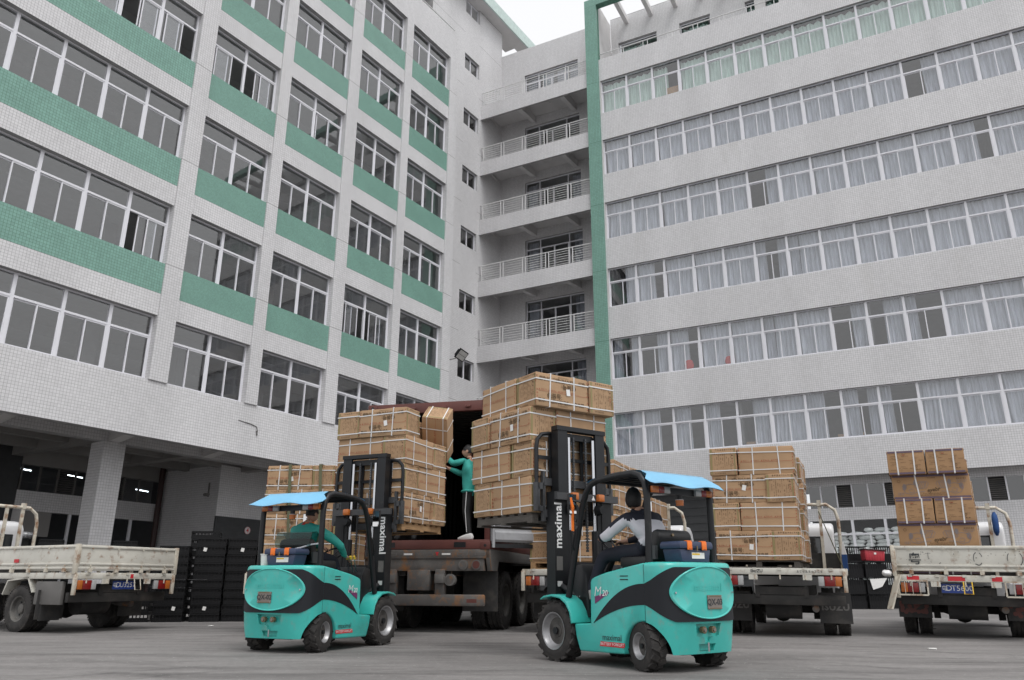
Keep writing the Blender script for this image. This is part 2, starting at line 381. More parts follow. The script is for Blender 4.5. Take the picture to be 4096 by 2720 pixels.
def frame_mx(o, ex, ey):
    ex, ey = Vector(ex).normalized(), Vector(ey).normalized(); ez = ex.cross(ey)
    m = Matrix((ex, ey, ez)).transposed().to_4x4(); m.translation = Vector(o); return m

# -------- mosaic tiles: shallow boxes proud of the wall, in big numpy batches
class Tiles:
    def __init__(s): s.parts = []; s.edges = None
    def rect(s, o, ex, ey, w, h, pitch=0.1, gap=0.009, proud=0.002, hp=None):
        hp = hp or pitch
        o, ex, ey = (np.array(a, float) for a in (o, ex, ey)); n = np.cross(ex, ey)
        nx, ny = max(1, round(w / pitch)), max(1, round(h / hp))
        px, py = w / nx, h / ny
        gx, gy = np.meshgrid(np.arange(nx) * px, np.arange(ny) * py, indexing='ij')
        c = o + gx.reshape(-1, 1) * ex + gy.reshape(-1, 1) * ey
        a, b = gap / 2, gap / 2
        q = [(a, b), (px - a, b), (px - a, py - b), (a, py - b)]
        base = np.stack([c + ex * x + ey * y for x, y in q], 1)
        jit = (rng.random((len(c), 1, 1)) - 0.5) * 0.0006
        top = base + n * (proud + jit)
        s.parts.append(np.concatenate([base, top], 1))
        return s
    def arr(s): return np.concatenate(s.parts, 0)
    def build(s, name, m, parent, arr=None):
        A = s.arr() if arr is None else arr
        return link(name, tiles_mesh(name, A, m), parent)
def tiles_mesh(name, A, m):
    n = len(A); co = A.reshape(-1, 3).astype(np.float32)
    F = np.array([[4, 5, 6, 7], [0, 1, 5, 4], [1, 2, 6, 5], [2, 3, 7, 6], [3, 0, 4, 7]])
    idx = (np.arange(n)[:, None, None] * 8 + F[None]).reshape(-1).astype(np.int32)
    me = bpy.data.meshes.new(name)
    me.vertices.add(n * 8); me.vertices.foreach_set('co', co.reshape(-1))
    me.loops.add(n * 20); me.loops.foreach_set('vertex_index', idx)
    me.polygons.add(n * 5); me.polygons.foreach_set('loop_start', np.arange(0, n * 20, 4, dtype=np.int32))
    me.update(calc_edges=True); me.materials.append(M[m]); me.validate(); me.shade_flat()
    return me
# ============================================================ ground and buildings
gm = bpy.data.meshes.new('yard')
gv = [(-400, -300, -300 * SLOPE), (400, -300, -300 * SLOPE), (400, 60, 60 * SLOPE), (-400, 60, 60 * SLOPE), (400, 600, 60 * SLOPE), (-400, 600, 60 * SLOPE)]
gm.from_pydata(gv, [], [(0, 1, 2, 3), (3, 2, 4, 5)]); gm.materials.append(M['ground'])
tag(link('yard', gm), kind='structure')

def facade_mx(az, dep):
    n = Vector((math.cos(R(az)), math.sin(R(az)), 0)); x = Vector((math.sin(R(az)), -math.cos(R(az)), 0))
    m = Matrix((x, n, Vector((0, 0, 1)))).transposed().to_4x4(); m.translation = n * dep; return m
def front(T, s0, s1, y, z0, z1, **k): T.rect((s0, y, z0), (1, 0, 0), (0, 0, 1), s1 - s0, z1 - z0, **k)
def facing_left(T, s, y0, y1, z0, z1, **k): T.rect((s, y1, z0), (0, -1, 0), (0, 0, 1), y1 - y0, z1 - z0, **k)
def facing_right(T, s, y0, y1, z0, z1, **k): T.rect((s, y0, z0), (0, 1, 0), (0, 0, 1), y1 - y0, z1 - z0, **k)
def facing_down(T, s0, s1, y0, y1, z, **k): T.rect((s0, y1, z), (1, 0, 0), (0, -1, 0), s1 - s0, y1 - y0, **k)

# ---- a window module: fixed light above, two sliding sashes below
_wf = {}
def window_parts(w, h, th):
    """meshes: frame, top pane, sash frame pieces and sash pane for a module w wide, h high; th = transom height"""
    key = (round(w, 2), round(h, 2), round(th, 2))
    if key in _wf: return _wf[key]
    f = MB(); a = 0.055
    f.box(0, a, 0, .09, 0, h, 'alu').box(w - a, w, 0, .09, 0, h, 'alu')
    f.box(a, w - a, 0, .09, 0, .05, 'alu').box(a, w - a, 0, .09, h - .045, h, 'alu')
    f.box(a, w - a, -.004, .086, th, th + .07, 'alu')
    top = MB(); top.box(a, w - a, .038, .043, th + .07, h - .045, 'glass')
    sw = (w - 2 * a) / 2 + .02; s = MB(); b = .042
    s.box(0, b, 0, .03, 0, th - .05, 'alu').box(sw - b, sw, 0, .03, 0, th - .05, 'alu')
    s.box(b, sw - b, 0, .03, 0, .05, 'alu').box(b, sw - b, 0, .03, th - .1, th - .05, 'alu')
    p = MB(); p.box(b, sw - b, .012, .017, .05, th - .1, 'glass')
    _wf[key] = (f.mesh('window_frame'), top.mesh('pane'), s.mesh('sash'), p.mesh('pane'), a, sw, w)
    return _wf[key]
def window(parent, s, y, z, w, h, th, left='closed', right='closed', clear=False):
    f, top, sash, pane, a, sw, W = window_parts(w, h, th)
    o = link('window', f, parent, (s, y, z))
    link('pane', top, o)
    xl = a if left == 'closed' else a + left
    xr = (W - a - sw) if right == 'closed' else W - a - sw - right
    for x, yy in ((xl, .052), (xr, .012)):
        q = link('sash', sash, o, (x, yy, .05))
        link('pane', pane, o, (x, yy, .05))
    return o

# ============================================================ left: factory block with green spandrels
LB = empty('factory_building', facade_mx(147.4, 24.0), 'white tiled factory block with green spandrel panels and an open ground floor', 'building')
W = MB(); T = Tiles(); TN = Tiles()
SILL, ST, WH = 7.79, 4.217, 2.29
PIL = [(6.6, 7.3), (14.89, 15.59), (18.88, 19.45), (22.87, 23.58), (26.84, 27.39), (30.76, 31.45)]
BAY = [(7.3, 14.89, 5), (15.59, 18.88, 2), (19.45, 22.87, 2), (23.58, 26.84, 2), (27.39, 30.76, 2)]
ZT = SILL + 5 * ST + WH
open_w = {(0, 3, 4): ('closed', .55), (0, 3, 3): (.6, 'closed'), (0, 3, 2): (.62, 'closed'), (0, 1, 4): (.35, 'closed'), (1, 3, 0): ('closed', .58), (1, 3, 1): (.5, 'closed'),
          (2, 3, 1): (.1, 'closed'), (3, 1, 0): ('closed', .4), (3, 1, 1): (.3, 'closed'), (4, 1, 0): (.1, 'closed')}
# lower band above the open ground floor
W.box(6.6, 31.45, .05, .36, 5.88, SILL, 'grout')
front(TN, 6.6, 31.45, .05, 5.88, SILL)
for a, b in PIL:
    W.box(a, b, 0, .42, SILL, ZT, 'grout')
    for k in range(6):
        z0 = SILL + k * ST + .015; z1 = (SILL + (k + 1) * ST - .015) if k < 5 else ZT
        front(T, a, b, 0, z0, z1); facing_left(T, a, 0, .30, z0, z1)
W.box(6.6, 31.45, .03, .36, ZT, 33.2, 'grout'); front(T, 6.6, 31.45, .03, ZT, 33.2)
W.box(31.451, 31.75, .36, 2.1, 5.9, 33.2, 'render'); W.box(31.41, 31.449, 2.4, 9.3, .2, 6.9, 'render')
GREEN = []
for bi, (a, b, nm) in enumerate(BAY):
    for k in range(6):
        zs = SILL + k * ST
        if k:
            zl = zs - ST + WH; zg = zs - 1.13
            W.box(a, b, .06, .36, zl, zg - .001, 'grout'); front(T, a, b, .06, zl, zg)
            g = MB(); g.box(a, b, .055, .358, zg, zs, 'greengrout'); go = g.build('spandrel_panel', LB)
            gt = Tiles(); front(gt, a + .005, b - .005, .055, zg, zs, pitch=.1 if bi == 0 else .05, gap=.010 if bi == 0 else .006); tag(gt.build('green_tiles', 'greentile', go), kind='stuff')
        w = (b - a) / nm
        for j in range(nm):
            l, r = open_w.get((bi, k, j), ('closed', 'closed'))
            window(LB, a + j * w, .26, zs, w, WH, 1.52, l, r)
# ground floor: soffit, beams, pillars, back wall
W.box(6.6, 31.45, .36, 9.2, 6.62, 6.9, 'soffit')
W.box(6.6, 31.45, 2.45, 2.85, 5.98, 6.62, 'grout'); front(T, 6.6, 31.45, 2.45, 5.98, 6.62)
for s in (7.3, 11.35, 15.25, 19.1, 23.0, 27.0):
    W.prism([(.36, 6.3), (2.45, 5.985), (2.45, 6.62), (.36, 6.62)], 0, s, s + .38, 'render')
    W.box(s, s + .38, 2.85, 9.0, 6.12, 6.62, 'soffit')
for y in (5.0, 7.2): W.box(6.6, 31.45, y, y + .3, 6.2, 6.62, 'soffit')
for s in (7.2, 15.1, 23.05):
    if s == 23.05: continue
    W.box(s, s + .8, 2.4, 3.2, .2, 5.98, 'grout')
    front(TN if s > 10 else T, s, s + .8, 2.4, .4, 5.98); facing_left(T, s, 2.4, 3.2, .4, 5.98)
# back wall of the loading bay with high windows
W.box(15.7, 31.4, 9.0, 9.3, 4.05, 4.82, 'grout'); front(T, 15.7, 21.9, 9.0, 4.05, 4.82)
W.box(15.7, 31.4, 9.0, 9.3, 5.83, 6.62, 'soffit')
W.box(6.6, 15.68, 9.0, 9.3, .3, 6.62, 'shutter')
W.box(15.68, 16.1, 9.05, 9.3, .3, 4.05, 'render')
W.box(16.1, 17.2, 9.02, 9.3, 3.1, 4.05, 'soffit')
for s in (17.9, 19.5, 20.6): W.box(s, s + .1, 9.0, 9.1, .3, 4.05, 'alu')
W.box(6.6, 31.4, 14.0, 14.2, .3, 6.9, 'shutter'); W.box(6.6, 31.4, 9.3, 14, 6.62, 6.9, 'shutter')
lv = MB(); gl = MB(); s = 15.75; k = 0
while s < 21.4:
    W.box(s - .03, s + .03, 8.98, 9.08, 4.82, 5.83, 'greymetal')
    if k % 3 == 2:
        lo = MB()
        for j in range(11): lo.cbox((s + .36, 9.05, 4.87 + j * .088), (.62, .09, .012), 'greymetal', Matrix.Rotation(R(35), 3, 'X'))
        lo.build('louvre', LB)
    else:
        p = MB(); p.box(s + .03, s + .68, 9.03, 9.035, 4.82, 5.83, 'glass'); p.build('pane', LB)
    s += .72; k += 1
# tiled block with the dark shutter and the bay sign
W.box(21.95, 31.4, 5.0, 9.0, .3, 6.62, 'grout'); front(T, 21.95, 31.4, 5.0, 4.13, 6.3); facing_left(T, 21.95, 5.0, 9.0, .5, 6.3)
sh = MB(); sh.box(21.9, 24.9, 4.93, 4.998, .4, 4.12, 'shutter')
for j in range(24): sh.box(22.0, 24.85, 4.918, 4.93, .5 + j * .15, .6 + j * .15, 'shutter')
sh.build('shutter_door', LB)
W.box(24.9, 25.7, 4.9, 5.0, .4, 6.3, 'grout'); front(T, 24.9, 25.7, 4.9, .4, 6.3)
pp = MB(); pp.cyl((21.75, 8.85, .4), (21.75, 8.85, 6.6), .12, 'rustpipe'); pp.build('pipe', LB, smooth=40)
# interior floors and back wall of the six storeys
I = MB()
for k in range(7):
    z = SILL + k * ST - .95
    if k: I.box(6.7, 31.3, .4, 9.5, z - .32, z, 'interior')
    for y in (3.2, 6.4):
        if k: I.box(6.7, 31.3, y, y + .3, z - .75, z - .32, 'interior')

for k in range(7):          # unseen back wall left open in strips so sky light brightens ceilings
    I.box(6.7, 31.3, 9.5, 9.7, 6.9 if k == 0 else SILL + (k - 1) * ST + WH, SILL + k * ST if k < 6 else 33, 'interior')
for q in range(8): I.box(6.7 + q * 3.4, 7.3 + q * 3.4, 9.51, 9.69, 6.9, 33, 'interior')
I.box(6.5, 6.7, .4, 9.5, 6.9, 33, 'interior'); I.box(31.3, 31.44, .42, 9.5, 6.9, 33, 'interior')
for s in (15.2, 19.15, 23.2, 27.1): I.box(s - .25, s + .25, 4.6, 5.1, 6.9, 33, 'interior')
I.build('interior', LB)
# rear wing (set back 2.1 m) with small windows, terrace wall and eaves
Y2 = 2.1
ZW = [12.92 + ST * k for k in range(7)]; ZW[6] = 38.5
W.box(31.45, 34.97, Y2, Y2 + .3, 0, 39.7, 'grout'); W.box(36.62, 39.4, Y2, Y2 + .3, 0, 39.7, 'grout')
W.box(39.1, 39.4, Y2 + .3, Y2 + 9, 30, 39.7, 'render')
zj = [6.0] + [11.5 + ST * k for k in range(7)]
for z0, z1 in zip(zj[:-1], zj[1:]):
    front(T, 31.45, 34.97, Y2, z0 + .015, z1 - .015); front(T, 36.62, 39.4, Y2, z0 + .015, z1 - .015)
front(T, 31.45, 34.97, Y2, zj[-1] + .015, 39.65); front(T, 36.62, 39.4, Y2, zj[-1] + .015, 39.65)
zz = 0.0
for k in range(7):
    W.box(34.97, 36.62, Y2, Y2 + .3, zz, ZW[k], 'grout'); front(T, 34.97, 36.62, Y2, max(6, zz), ZW[k])
    facing_left(T, 36.62, Y2, Y2 + .2, ZW[k], ZW[k] + 1.19)
    f = MB(); w = 1.65; h = 1.19
    f.box(0, .05, 0, .07, 0, h, 'alu').box(w - .05, w, 0, .07, 0, h, 'alu').box(.05, w - .05, 0, .07, 0, .05, 'alu').box(.05, w - .05, 0, .07, h - .05, h, 'alu').box(w / 2 - .04, w / 2 + .04, -.004, .066, .05, h - .05, 'alu')
    o = f.build('window', LB, loc=(34.97, Y2 + .16, ZW[k]))
    for x0, x1 in ((.05, w / 2 - .04), (w / 2 + .04, w - .05)):
        p = MB(); p.box(x0, x1, .03, .035, .05, h - .05, 'glass'); p.build('pane', o)
    zz = ZW[k] + h
W.box(31.5, 39.0, 6.0, 6.2, 6, 39.6, 'interior'); W.box(39.0, 39.09, Y2 + .31, 6.2, 6, 39.6, 'interior'); W.box(31.46, 31.5, Y2 + .31, 6.2, 6, 39.6, 'interior')
for k in range(7): W.box(31.5, 39.0, Y2 + .3, 6, ZW[k] - 1.6, ZW[k] - 1.3, 'interior')
# terrace level above the main block
W.box(20, 28.6, Y2, Y2 + .3, 33.0, 39.7, 'grout'); front(T, 20, 28.6, Y2, 33.0, 39.65)
W.box(28.6, 31.45, Y2, Y2 + .3, 37.25, 39.7, 'grout'); front(T, 28.6, 32.5, Y2, 37.25, 39.65)
W.box(28.6, 31.45, Y2, Y2 + .3, 33.0, 34.2, 'grout'); front(T, 28.6, 31.45, Y2, 33.0, 34.2)
W.box(28.6, 31.45, Y2 + 1.6, Y2 + 1.8, 33.0, 37.25, 'render'); W.box(28.6, 31.45, Y2 + .3, Y2 + 1.6, 37.25, 37.4, 'render')
W.box(6.6, 31.45, .36, Y2, 32.6, 32.9, 'render')
# eaves slab with pale green fascia
W.box(18, 41.2, 1.32, Y2 + .9, 39.702, 39.95, 'render')
W.box(41.2, 44.5, 1.32, 2.2, 39.702, 39.95, 'render')
W.box(39.4, 44.5, 4.6, 5.0, 39.3, 39.7, 'render')
e = MB(); e.box(18, 44.5, 1.22, 1.318, 39.66, 40.55, 'palegreen'); e.build('fascia', LB)
rl = MB(); rl.tube([(20, .2, 33.52), (31.3, .2, 33.52), (31.3, .2, 33.3)], .035, 'rail', 8)
for s in np.arange(20.3, 31.3, 1.85):
    rl.cyl((s, .2, 33.2), (s, .2, 33.5), .02, 'rail', 6); rl.cyl((s + .22, .2, 33.2), (s + .22, .2, 33.5), .02, 'rail', 6)
rl.build('railing', LB, smooth=40)
W.build('wall', LB)
# the 300 tiles that show largest are parts of their own, the rest is one cladding part
A = TN.arr(); ctr = A[:, 4:].mean(1)
MLB = facade_mx(147.4, 24.0); Mw = np.array(MLB)
wc = ctr @ Mw[:3, :3].T + Mw[:3, 3]
cp = np.array(cam.matrix_world.inverted())
pc = wc @ cp[:3, :3].T + cp[:3, 3]
vis = (np.abs(pc[:, 0] / -pc[:, 2]) < 2048 / 3140 * .985) & (np.abs(pc[:, 1] / -pc[:, 2]) < 1360 / 3140)
dist = np.where(vis, np.linalg.norm(pc, axis=1), 1e9)
order = np.argsort(dist)
near, rest = order[:300], order[300:]
base = A[near[0]]; b0 = base.mean(0)
tm = tiles_mesh('wall_tile', (base - b0)[None], 'tile')
vm = M['tile'].copy(); vm.name = 'wall_tile_glaze'
tm.materials.clear(); tm.materials.append(vm)
nt = vm.node_tree
for nd in nt.nodes:
    if nd.type == 'NEW_GEOMETRY':
        oi = nt.nodes.new('ShaderNodeObjectInfo')
        for lk in list(nd.outputs['Random Per Island'].links):
            nt.links.new(oi.outputs['Random'], lk.to_socket)
for i in near:
    c = A[i].mean(0); d = A[i] - c
    link('wall_tile', tm, LB, tuple(c))
T.parts.append(A[rest])
tag(T.build('tile_cladding', 'tile', LB), kind='stuff')

# ============================================================ right: dormitory block with ribbon windows and balconies
RB = empty('dormitory_building', facade_mx(62.42, 39.0), 'white tiled dormitory block with curtained ribbon windows, balconies and a green column', 'building')
W = MB(); T = Tiles(); G = Tiles()
X0, MODW, NM = -14.25, 1.62, 16
X1 = X0 + MODW * NM
RS, RST, RWH = 7.89, 4.2, 2.33
zb = 6.17
for k in range(6):
    W.box(-14.32, X1, 0, .3, zb, RS + RST * k, 'grout'); front(T, -14.32, X1, 0, zb, RS + RST * k)
    zb = RS + RST * k + RWH
W.box(-14.32, X1, 0, .3, zb, 32.8, 'grout'); front(T, -14.32, X1, 0, zb, 32.8)
W.box(-14.32, -14.25, 0, .3, 6.17, 32.8, 'render')
# curtains: a few folded sheets, reused
def curtain_mesh(w, h, amp, seed, m, sag=0.0, gather=0.0):
    r = random.Random(seed); n, q = 46, 5
    ph = [r.uniform(0, 6.28) for _ in range(4)]; fr = [r.uniform(5, 9), r.uniform(11, 17), r.uniform(2, 4), r.uniform(20, 28)]
    vs = []
    for j in range(q + 1):
        t = j / q
        for i in range(n + 1):
            u = i / n
            x = u * w
            if gather: x = x + gather * (1 - t) * math.sin(u * 2.2 + ph[0]) * w
            d = amp * (.55 * math.sin(fr[0] * 6.28 * u + ph[0] + .8 * t) + .35 * math.sin(fr[1] * 6.28 * u + ph[1]) + .5 * math.sin(fr[2] * 6.28 * u + ph[2] + 1.4 * t))
            top = h - sag * abs(math.sin(u * 12 + ph[3])) if j == q else t * h
            vs.append((x, d, top))
    mb = MB(); mb.add(vs, [(j * (n + 1) + i, j * (n + 1) + i + 1, (j + 1) * (n + 1) + i + 1, (j + 1) * (n + 1) + i) for j in range(q) for i in range(n)], m)
    me = mb.mesh('curtain', smooth=80, recalc=False)
    return me
WIDE = [curtain_mesh(MODW - .06, RWH - .03, .06, i, 'curtain', gather=.03 + .02 * (i % 3)) for i in range(9)]
HALF = [curtain_mesh(MODW * f, RWH - .03, .05, 20 + i, 'curtain', gather=.05) for i, f in enumerate((.5, .42, .6, .3))]
GWIDE = [curtain_mesh(MODW - .06, RWH - .10, .05, 40 + i, 'gcurtain', sag=.13, gather=.03) for i in range(4)]
GHALF = [curtain_mesh(MODW * .52, RWH - .10, .05, 60, 'gcurtain', sag=.1)]
gapL = {(0, 2), (0, 6), (0, 12), (1, 1), (1, 5), (1, 7), (2, 5), (3, 11), (4, 10), (0, 13)}     # curtain only on one side
halfs = {}
for k in range(6):
    for j in range(NM):
        x, z = X0 + j * MODW, RS + RST * k
        window(RB, x, .14, z, MODW, RWH, 1.50, right=.5 if (k, j) in {(4, 9), (1, 6)} and False else 'closed')
        r = random.Random(k * 100 + j)
        if k == 5:
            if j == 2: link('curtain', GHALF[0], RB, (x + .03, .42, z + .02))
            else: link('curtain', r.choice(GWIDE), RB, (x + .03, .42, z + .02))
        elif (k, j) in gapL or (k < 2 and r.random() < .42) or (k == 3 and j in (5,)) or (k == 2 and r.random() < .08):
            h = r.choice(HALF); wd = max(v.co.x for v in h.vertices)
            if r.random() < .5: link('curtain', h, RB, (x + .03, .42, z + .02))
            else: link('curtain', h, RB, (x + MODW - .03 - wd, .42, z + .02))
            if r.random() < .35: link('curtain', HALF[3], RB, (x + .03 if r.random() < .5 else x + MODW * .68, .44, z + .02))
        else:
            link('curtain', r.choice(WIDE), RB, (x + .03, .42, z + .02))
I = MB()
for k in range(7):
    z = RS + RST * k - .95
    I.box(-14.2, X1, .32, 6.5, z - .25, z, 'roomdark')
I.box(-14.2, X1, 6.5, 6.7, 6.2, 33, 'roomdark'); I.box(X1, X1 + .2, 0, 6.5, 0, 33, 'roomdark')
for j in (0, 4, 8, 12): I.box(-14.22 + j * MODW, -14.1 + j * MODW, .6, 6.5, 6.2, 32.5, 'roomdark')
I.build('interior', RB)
# green column and pergola frame
CX0, CX1 = -15.1, -14.32
W.box(CX0, CX1, -.15, .3, 0, 36.92, 'greengrout'); W.box(CX0, CX1 - .002, .3, 2.5, 0, 36.92, 'render'); W.box(CX0, X1, -.15, .3, 36.92, 37.46, 'greengrout')
zj = [0.5] + [5.9 + 4.2 * k + .0 for k in range(7)] + [36.92]
for z0, z1 in zip(zj[:-1], zj[1:]):
    front(G, CX0, CX1, -.15, z0 + .012, z1 - .012, pitch=.1, gap=.012); facing_right(G, CX1, -.15, 0, z0 + .012, z1 - .012)
front(G, CX0, X1, -.15, 36.92, 37.46)
tag(G.build('green_tiles', 'greentile', RB), kind='stuff')
pg = MB()
for k in range(16):
    s = -13.15 + 1.65 * k
    b = MB(); b.box(s - .13, s + .13, .3, 2.5, 36.95, 37.38, 'render'); b.build('pergola_beam', RB)
W.box(CX0, CX1 - .002, 0, 2.5, 36.92, 37.3, 'render')
# terrace wall
TW = [(-13.8, -11.2), (-9.7, -7.76), (-5.6, -3.6), (-1.5, .5), (2.6, 4.6)]
W.box(-14.3, X1, 2.5, 2.8, 35.65, 37.7, 'grout'); front(T, -14.3, X1, 2.5, 35.65, 37.65)
W.box(-14.3, X1, .3, 2.5, 32.3, 32.6, 'render')
xs = -14.3
for a, b in TW + [(X1, X1)]:
    W.box(xs, a, 2.5, 2.8, 32.6, 35.65, 'grout'); front(T, xs, a, 2.5, 32.6, 35.65)
    if a < X1:
        facing_left(T, b, 2.5, 2.7, 33.2, 35.65)
        f = MB(); w = b - a
        f.box(0, .06, 0, .07, 0, 2.0, 'alu').box(w - .06, w, 0, .07, 0, 2, 'alu').box(.06, w - .06, 0, .07, 1.94, 2, 'alu').box(.06, w - .06, 0, .07, 1.3, 1.36, 'alu').box(w / 2 - .03, w / 2 + .03, 0, .07, 0, 1.3, 'alu').box(.06, w / 2 - .03, 0, .07, 0, .05, 'alu').box(w / 2 + .03, w - .06, 0, .07, 0, .05, 'alu')
        o = f.build('window', RB, loc=(a, 2.68, 33.62)); p = MB(); p.box(.06, w - .06, .03, .035, .05, 1.94, 'glass'); p.build('pane', o)
        W.box(a, b, 2.8, 5, 32.6, 33.6, 'interior')
        link('curtain', GWIDE[1], RB, (a + .1, 2.95, 33.2))
    xs = b
W.box(-14.3, X1, 4.6, 4.8, 32.6, 37.6, 'interior')
W.box(-14.3, X1, 2.8, 4.6, 37.3, 37.6, 'interior')
W.box(-5.0, -4.4, 2.1, 2.5, 32.6, 37.0, 'render')
r = MB(); r.tube([(-14.3, .15, 33.28), (X1, .15, 33.28)], .035, 'rail', 8)
for s in np.arange(-13.0, X1, 1.55):
    r.cyl((s, .15, 32.8), (s, .15, 33.26), .022, 'rail', 6); r.cyl((s + .28, .15, 32.8), (s + .28, .15, 33.26), .022, 'rail', 6)
r.build('railing', RB, smooth=40)
# balcony bay: recessed back wall, slabs with tiled fronts, railings and glazed doors
BX0, BX1 = -22.8, CX0
YB = 2.5
def balcony_railing(parent, z):
    q = MB(); q.tube([(BX0 + .05, .1, z + 1.05), (BX1, .1, z + 1.05)], .035, 'rail', 8)
    for a, b in ((-22.56, -21.24), (-21.05, -19.71), (-19.51, -18.17), (-17.97, -16.62), (-16.42, -15.13)):
        for s in (a, b): q.box(s - .025, s + .025, .075, .125, z, z + 1.03, 'rail')
        for j in range(6): q.cyl((a, .1, z + .12 + j * .155), (b, .1, z + .12 + j * .155), .018, 'rail', 6)
    return q.build('railing', parent, smooth=40)
zprev = 0.3
for j in range(-1, 5):
    b = 14.17 + 4.22 * j
    m = MB(); m.box(BX0, BX1, 0, .16, b, b + 1.03, 'grout'); m.box(BX0, BX1, .16, YB, b + .86, b + .98, 'render')
    for s in (-20.0, -17.0):
        m.prism([(.16, b + .12), (YB, b + .40), (YB, b + .86), (.16, b + .86)], 0, s - .17, s + .12, 'render')
    o = m.build('balcony', RB)
    bt = Tiles(); front(bt, BX0, BX1, 0, b, b + 1.03); tag(bt.build('tile_cladding', 'tile', o), kind='stuff')
    balcony_railing(o, b + 1.03)
    # back wall of this storey: from the previous slab to this one, with the door opening
    zf = b + .98; zh = b + 4.42
    if j < 4: pass
    a0, a1 = -20.72, -16.72
    ztop = 37.7 if j == 4 else b + 4.22 + .86
    W.box(BX0, a0, YB, YB + .3, zf, ztop, 'grout'); front(T, BX0, a0, YB, zf, ztop)
    W.box(a1, BX1, YB, YB + .3, zf, ztop, 'grout'); front(T, a1, BX1, YB, zf, ztop)
    W.box(a0, a1, YB, YB + .3, zh, ztop, 'grout'); front(T, a0, a1, YB, zh, ztop)
    facing_left(T, a1, YB, YB + .18, zf, zh)
    f = MB(); H = zh - zf; w = a1 - a0
    for x in (0, .98, w - .99, w - .06): f.box(x, x + .06, 0, .08, 0, H, 'alu')
    for x0, x1 in ((.06, .98), (1.04, w - .99), (w - .93, w - .06)):
        f.box(x0, x1, 0, .08, H - .06, H, 'alu').box(x0, x1, 0, .08, H - .68, H - .61, 'alu').box(x0, x1, 0, .08, 0, .08, 'alu')
    f.box(w / 2 - .05, w / 2 + .05, -.01, .07, .08, H - .68, 'alu').box(1.04, 1.12, -.01, .07, .08, H - .68, 'alu').box(w - 1.07, w - .99, -.01, .07, .08, H - .68, 'alu')
    d = f.build('balcony_door', RB, loc=(a0, YB + .16, zf))
    for x0, x1 in ((.06, .98), (1.04, w - .99), (w - .93, w - .06)):
        for z0, z1 in ((.08, H - .68), (H - .61, H - .06)):
            p = MB(); p.box(x0, x1, .03, .035, z0, z1, 'glass'); p.build('pane', d)
    if j != 3:
        for x0 in ((a0 + .05, a1 - .75) if j != 4 else (a0 + .05, a0 + 1.2, a0 + 2.3, a1 - .75)):
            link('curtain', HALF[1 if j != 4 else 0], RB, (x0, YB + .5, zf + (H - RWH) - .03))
W.box(BX0, BX1, YB + 5, YB + 5.2, 6, 37, 'interior'); W.box(-15.2, -15.1, YB + .3, YB + 5, 6, 37, 'interior'); W.box(-22.9, -22.8, YB + .3, YB + 5, 6, 37, 'interior')
for j in range(-1, 6): W.box(BX0, BX1, YB + .3, YB + 5, 14.17 + 4.22 * j + .6, 14.17 + 4.22 * j + .9, 'interior')
W.box(BX0, BX1, 1.2, 1.5, .3, 10.8, 'shutter')
for j in range(-1, 4):
    b = 14.17 + 4.22 * j
    p = MB(); p.tube([(-22.55, .5, b + 5.02), (-22.62, YB - .25, b + 4.85), (-22.62, YB - .12, b + 4.65), (-22.62, YB - .12, b + .98)], .055, 'pvc', 8); p.build('downpipe', RB, smooth=50)
    lm = MB(); lm.lathe([(.16, 0), (.15, -.06), (.08, -.11), (0.01, -.12)], 'signwhite', 12, 2, (-18.4, 1.4, b + 4.22 + .86)); lm.build('ceiling_lamp', RB, smooth=50)
# ground floor under the ribbon facade
W.box(-14.3, X1, .3, 1.0, 6.35, 6.6, 'render')
W.box(-14.3, X1, 1.0, 1.3, 5.88, 6.6, 'grout'); front(T, -14.3, X1, 1.0, 5.88, 6.35)
W.box(-5.2, X1, 1.0, 1.3, 4.27, 4.85, 'grout'); front(T, -5.2, X1, 1.0, 4.27, 4.85)
W.box(-5.25, -5.15, .98, 1.3, .4, 5.88, 'alu')
W.box(-14.3, -5.25, 1.1, 1.3, .3, 5.88, 'shutter')
for k in range(14): W.box(-14.3, -5.27, 1.06, 1.1, .6 + k * .38, .86 + k * .38, 'shutter')
s, k = -5.1, 0
while s < X1 - .7:
    W.box(s - .03, s + .03, .98, 1.08, 4.85, 5.88, 'alu')
    if k % 3 == 2:
        lo = MB()
        for j in range(11): lo.cbox((s + .34, 1.05, 4.90 + j * .088), (.62, .10, .014), 'greymetal', Matrix.Rotation(R(35), 3, 'X'))
        lo.build('louvre', RB)
    else:
        p = MB(); p.box(s + .03, s + .65, 1.03, 1.035, 4.85, 5.88, 'glass'); p.build('pane', RB)
    s += .685; k += 1
W.box(-5.2, X1, 3.2, 3.4, 4.3, 6.3, 'shutter')
# low store window, white sacks behind it
f = MB()
for x in (-5.1, -3.2, -1.82, -.4): f.box(x - .06, x + .06, 1.0, 1.1, 1.2, 4.27, 'alu')
for x in (-4.45, -2.5, -1.1): f.box(x - .03, x + .03, 1.0, 1.08, 1.2, 3.62, 'alu')
for a, b in ((-5.04, -3.26), (-3.14, -1.88), (-1.76, -.46)): f.box(a, b, 1.002, 1.09, 3.6, 3.68, 'alu')
fo = f.build('store_window', RB)
for a, b in ((-5.04, -3.26), (-3.14, -1.88), (-1.76, -.46)):
    p = MB(); p.box(a, b, 1.04, 1.045, 1.2, 4.27, 'clearglass'); p.build('pane', fo)
W.box(-.34, X1, 1.0, 1.3, .4, 4.27, 'grout'); front(T, -.34, X1, 1.0, .5, 4.27)
W.box(-5.2, -.34, 2.3, 2.5, .4, 4.27, 'shutter')
W.build('wall', RB)
tag(T.build('tile_cladding', 'tile', RB), kind='stuff')
